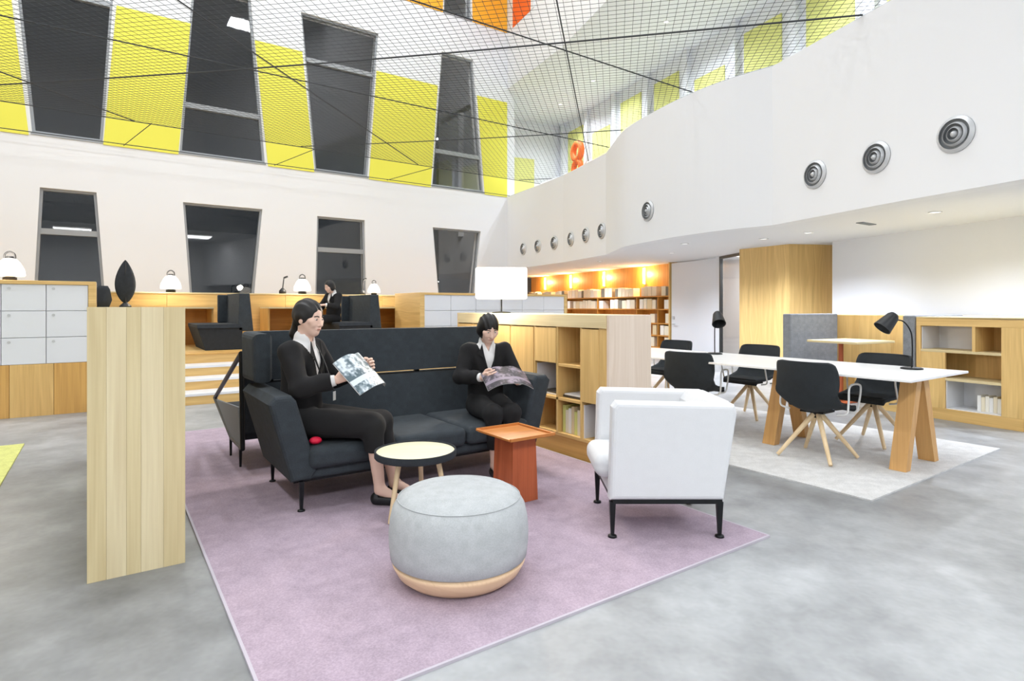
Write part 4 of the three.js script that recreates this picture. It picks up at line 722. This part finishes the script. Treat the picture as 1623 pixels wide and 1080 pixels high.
M.cover1 = printMap(301, [0.33, 0.4, 0.43], [0.85, 0.88, 0.9]); M.cover2 = printMap(305, [0.16, 0.13, 0.16], [0.55, 0.5, 0.55]);

const pose = (o = {}) => ({
  pelvis: [0, 0.52, -0.02], waist: [0, 0.68, -0.03], chest: [0, 0.88, -0.02], neck: [0, 1.03, -0.01], head: [0, 1.175, 0.03],
  sh: [[0.16, 0.965, -0.02], [-0.16, 0.965, -0.02]], el: [[0.23, 0.745, 0.09], [-0.23, 0.745, 0.09]], wr: [[0.14, 0.79, 0.30], [-0.14, 0.79, 0.30]],
  hip: [[0.09, 0.50, 0.02], [-0.09, 0.50, 0.02]], kn: [[0.075, 0.50, 0.48], [-0.075, 0.50, 0.48]], an: [[0.07, 0.09, 0.52], [-0.07, 0.09, 0.52]], toe: [[0.07, 0.035, 0.66], [-0.07, 0.035, 0.66]], ...o });
const w1 = { at: [1.13, 0.012, 4.1], turn: 0.80 };
person({ ...w1, scale: 1.03, label: 'woman in a black suit with tied-back hair reading at the sofa left end', tail: true, skirt: true, hem: 0.33, headYaw: -0.15, headPitch: 0.12, badge: [0.03, 0.66, 0.19],
  j: pose({ an: [[0.06, 0.09, 0.60], [-0.09, 0.09, 0.56]], toe: [[0.06, 0.035, 0.74], [-0.09, 0.035, 0.70]], kn: [[0.075, 0.49, 0.5], [-0.075, 0.49, 0.5]], wr: [[0.17, 0.83, 0.33], [-0.15, 0.79, 0.30]] }),
  hands: [{ dir: [-0.25, 0.35, 0.8], palm: [-0.9, 0.1, 0.1], side: [-0.2, 1, -0.3], curl: 0.9 }, { dir: [0.2, 0.4, 0.8], palm: [0.9, 0.1, 0.1], side: [0.2, 1, -0.3], curl: 0.9 }] });
{ const m = openMagazine('pale printed magazine held open by the left woman', M.cover1, 0.22, 0.27, 0.3); m.position.set(1.13 + 0.45 * Math.sin(0.8) + 0.0, 0.885, -4.1 + 0.45 * Math.cos(0.8)); m.rotation.set(0, 0.8 + Math.PI, 0); m.rotateX(0.75); }
const w2 = { at: [2.62, 0.012, 4.13], turn: -0.30 };
person({ ...w2, scale: 0.96, label: 'woman in a black suit with short fringe looking down at the sofa right end', bob: true, fringe: true, skirt: false, hem: 0.22, headYaw: 0.1, headPitch: 0.42,
  j: pose({ head: [0, 1.155, 0.07], wr: [[0.21, 0.72, 0.28], [-0.10, 0.76, 0.25]], el: [[0.25, 0.74, 0.06], [-0.24, 0.75, 0.05]], an: [[0.05, 0.09, 0.46], [-0.06, 0.09, 0.47]], toe: [[0.05, 0.035, 0.6], [-0.06, 0.035, 0.61]] }),
  hands: [{ dir: [-0.35, 0.15, 0.8], palm: [-0.8, 0.5, 0], side: [0, 1, -0.3], curl: 0.9 }, { dir: [0.3, 0.2, 0.8], palm: [0.8, 0.3, 0], side: [0, 1, -0.3], curl: 0.9 }] });
{ const m = openMagazine('dark magazine held open by the right woman', M.cover2, 0.19, 0.25, 0.3); m.position.set(2.62 + 0.40 * Math.sin(-0.3) + 0.07, 0.775, -4.13 + 0.40 * Math.cos(-0.3)); m.rotation.set(0, -0.3 + Math.PI, 0); m.rotateX(1.15); }
person({ at: [3.52, 0.6, 10.95], turn: -1.2, scale: 0.94, detail: 1.6, label: 'distant person in dark clothes seated on the raised floor', bob: true, fringe: false, hem: 0.2, headPitch: 0.35, j: pose({ head: [0, 1.15, 0.08] }), hands: [{ dir: [-0.3, -0.1, 0.8], palm: [-0.2, -1, 0], side: [-1, 0, 0], curl: 0.4 }, { dir: [0.3, -0.1, 0.8], palm: [0.2, -1, 0], side: [1, 0, 0], curl: 0.4 }] });
tag(mesh('red_pouch', (() => { const q = new THREE.SphereGeometry(1, 20, 14); q.scale(0.04, 0.024, 0.035); q.translate(0, 0.022, 0); return q; })(), M.red), 'small red pouch on the seat beside the left woman', 'pouch').position.set(1.12, 0.415, -3.83);

renderer.render(scene, camera);
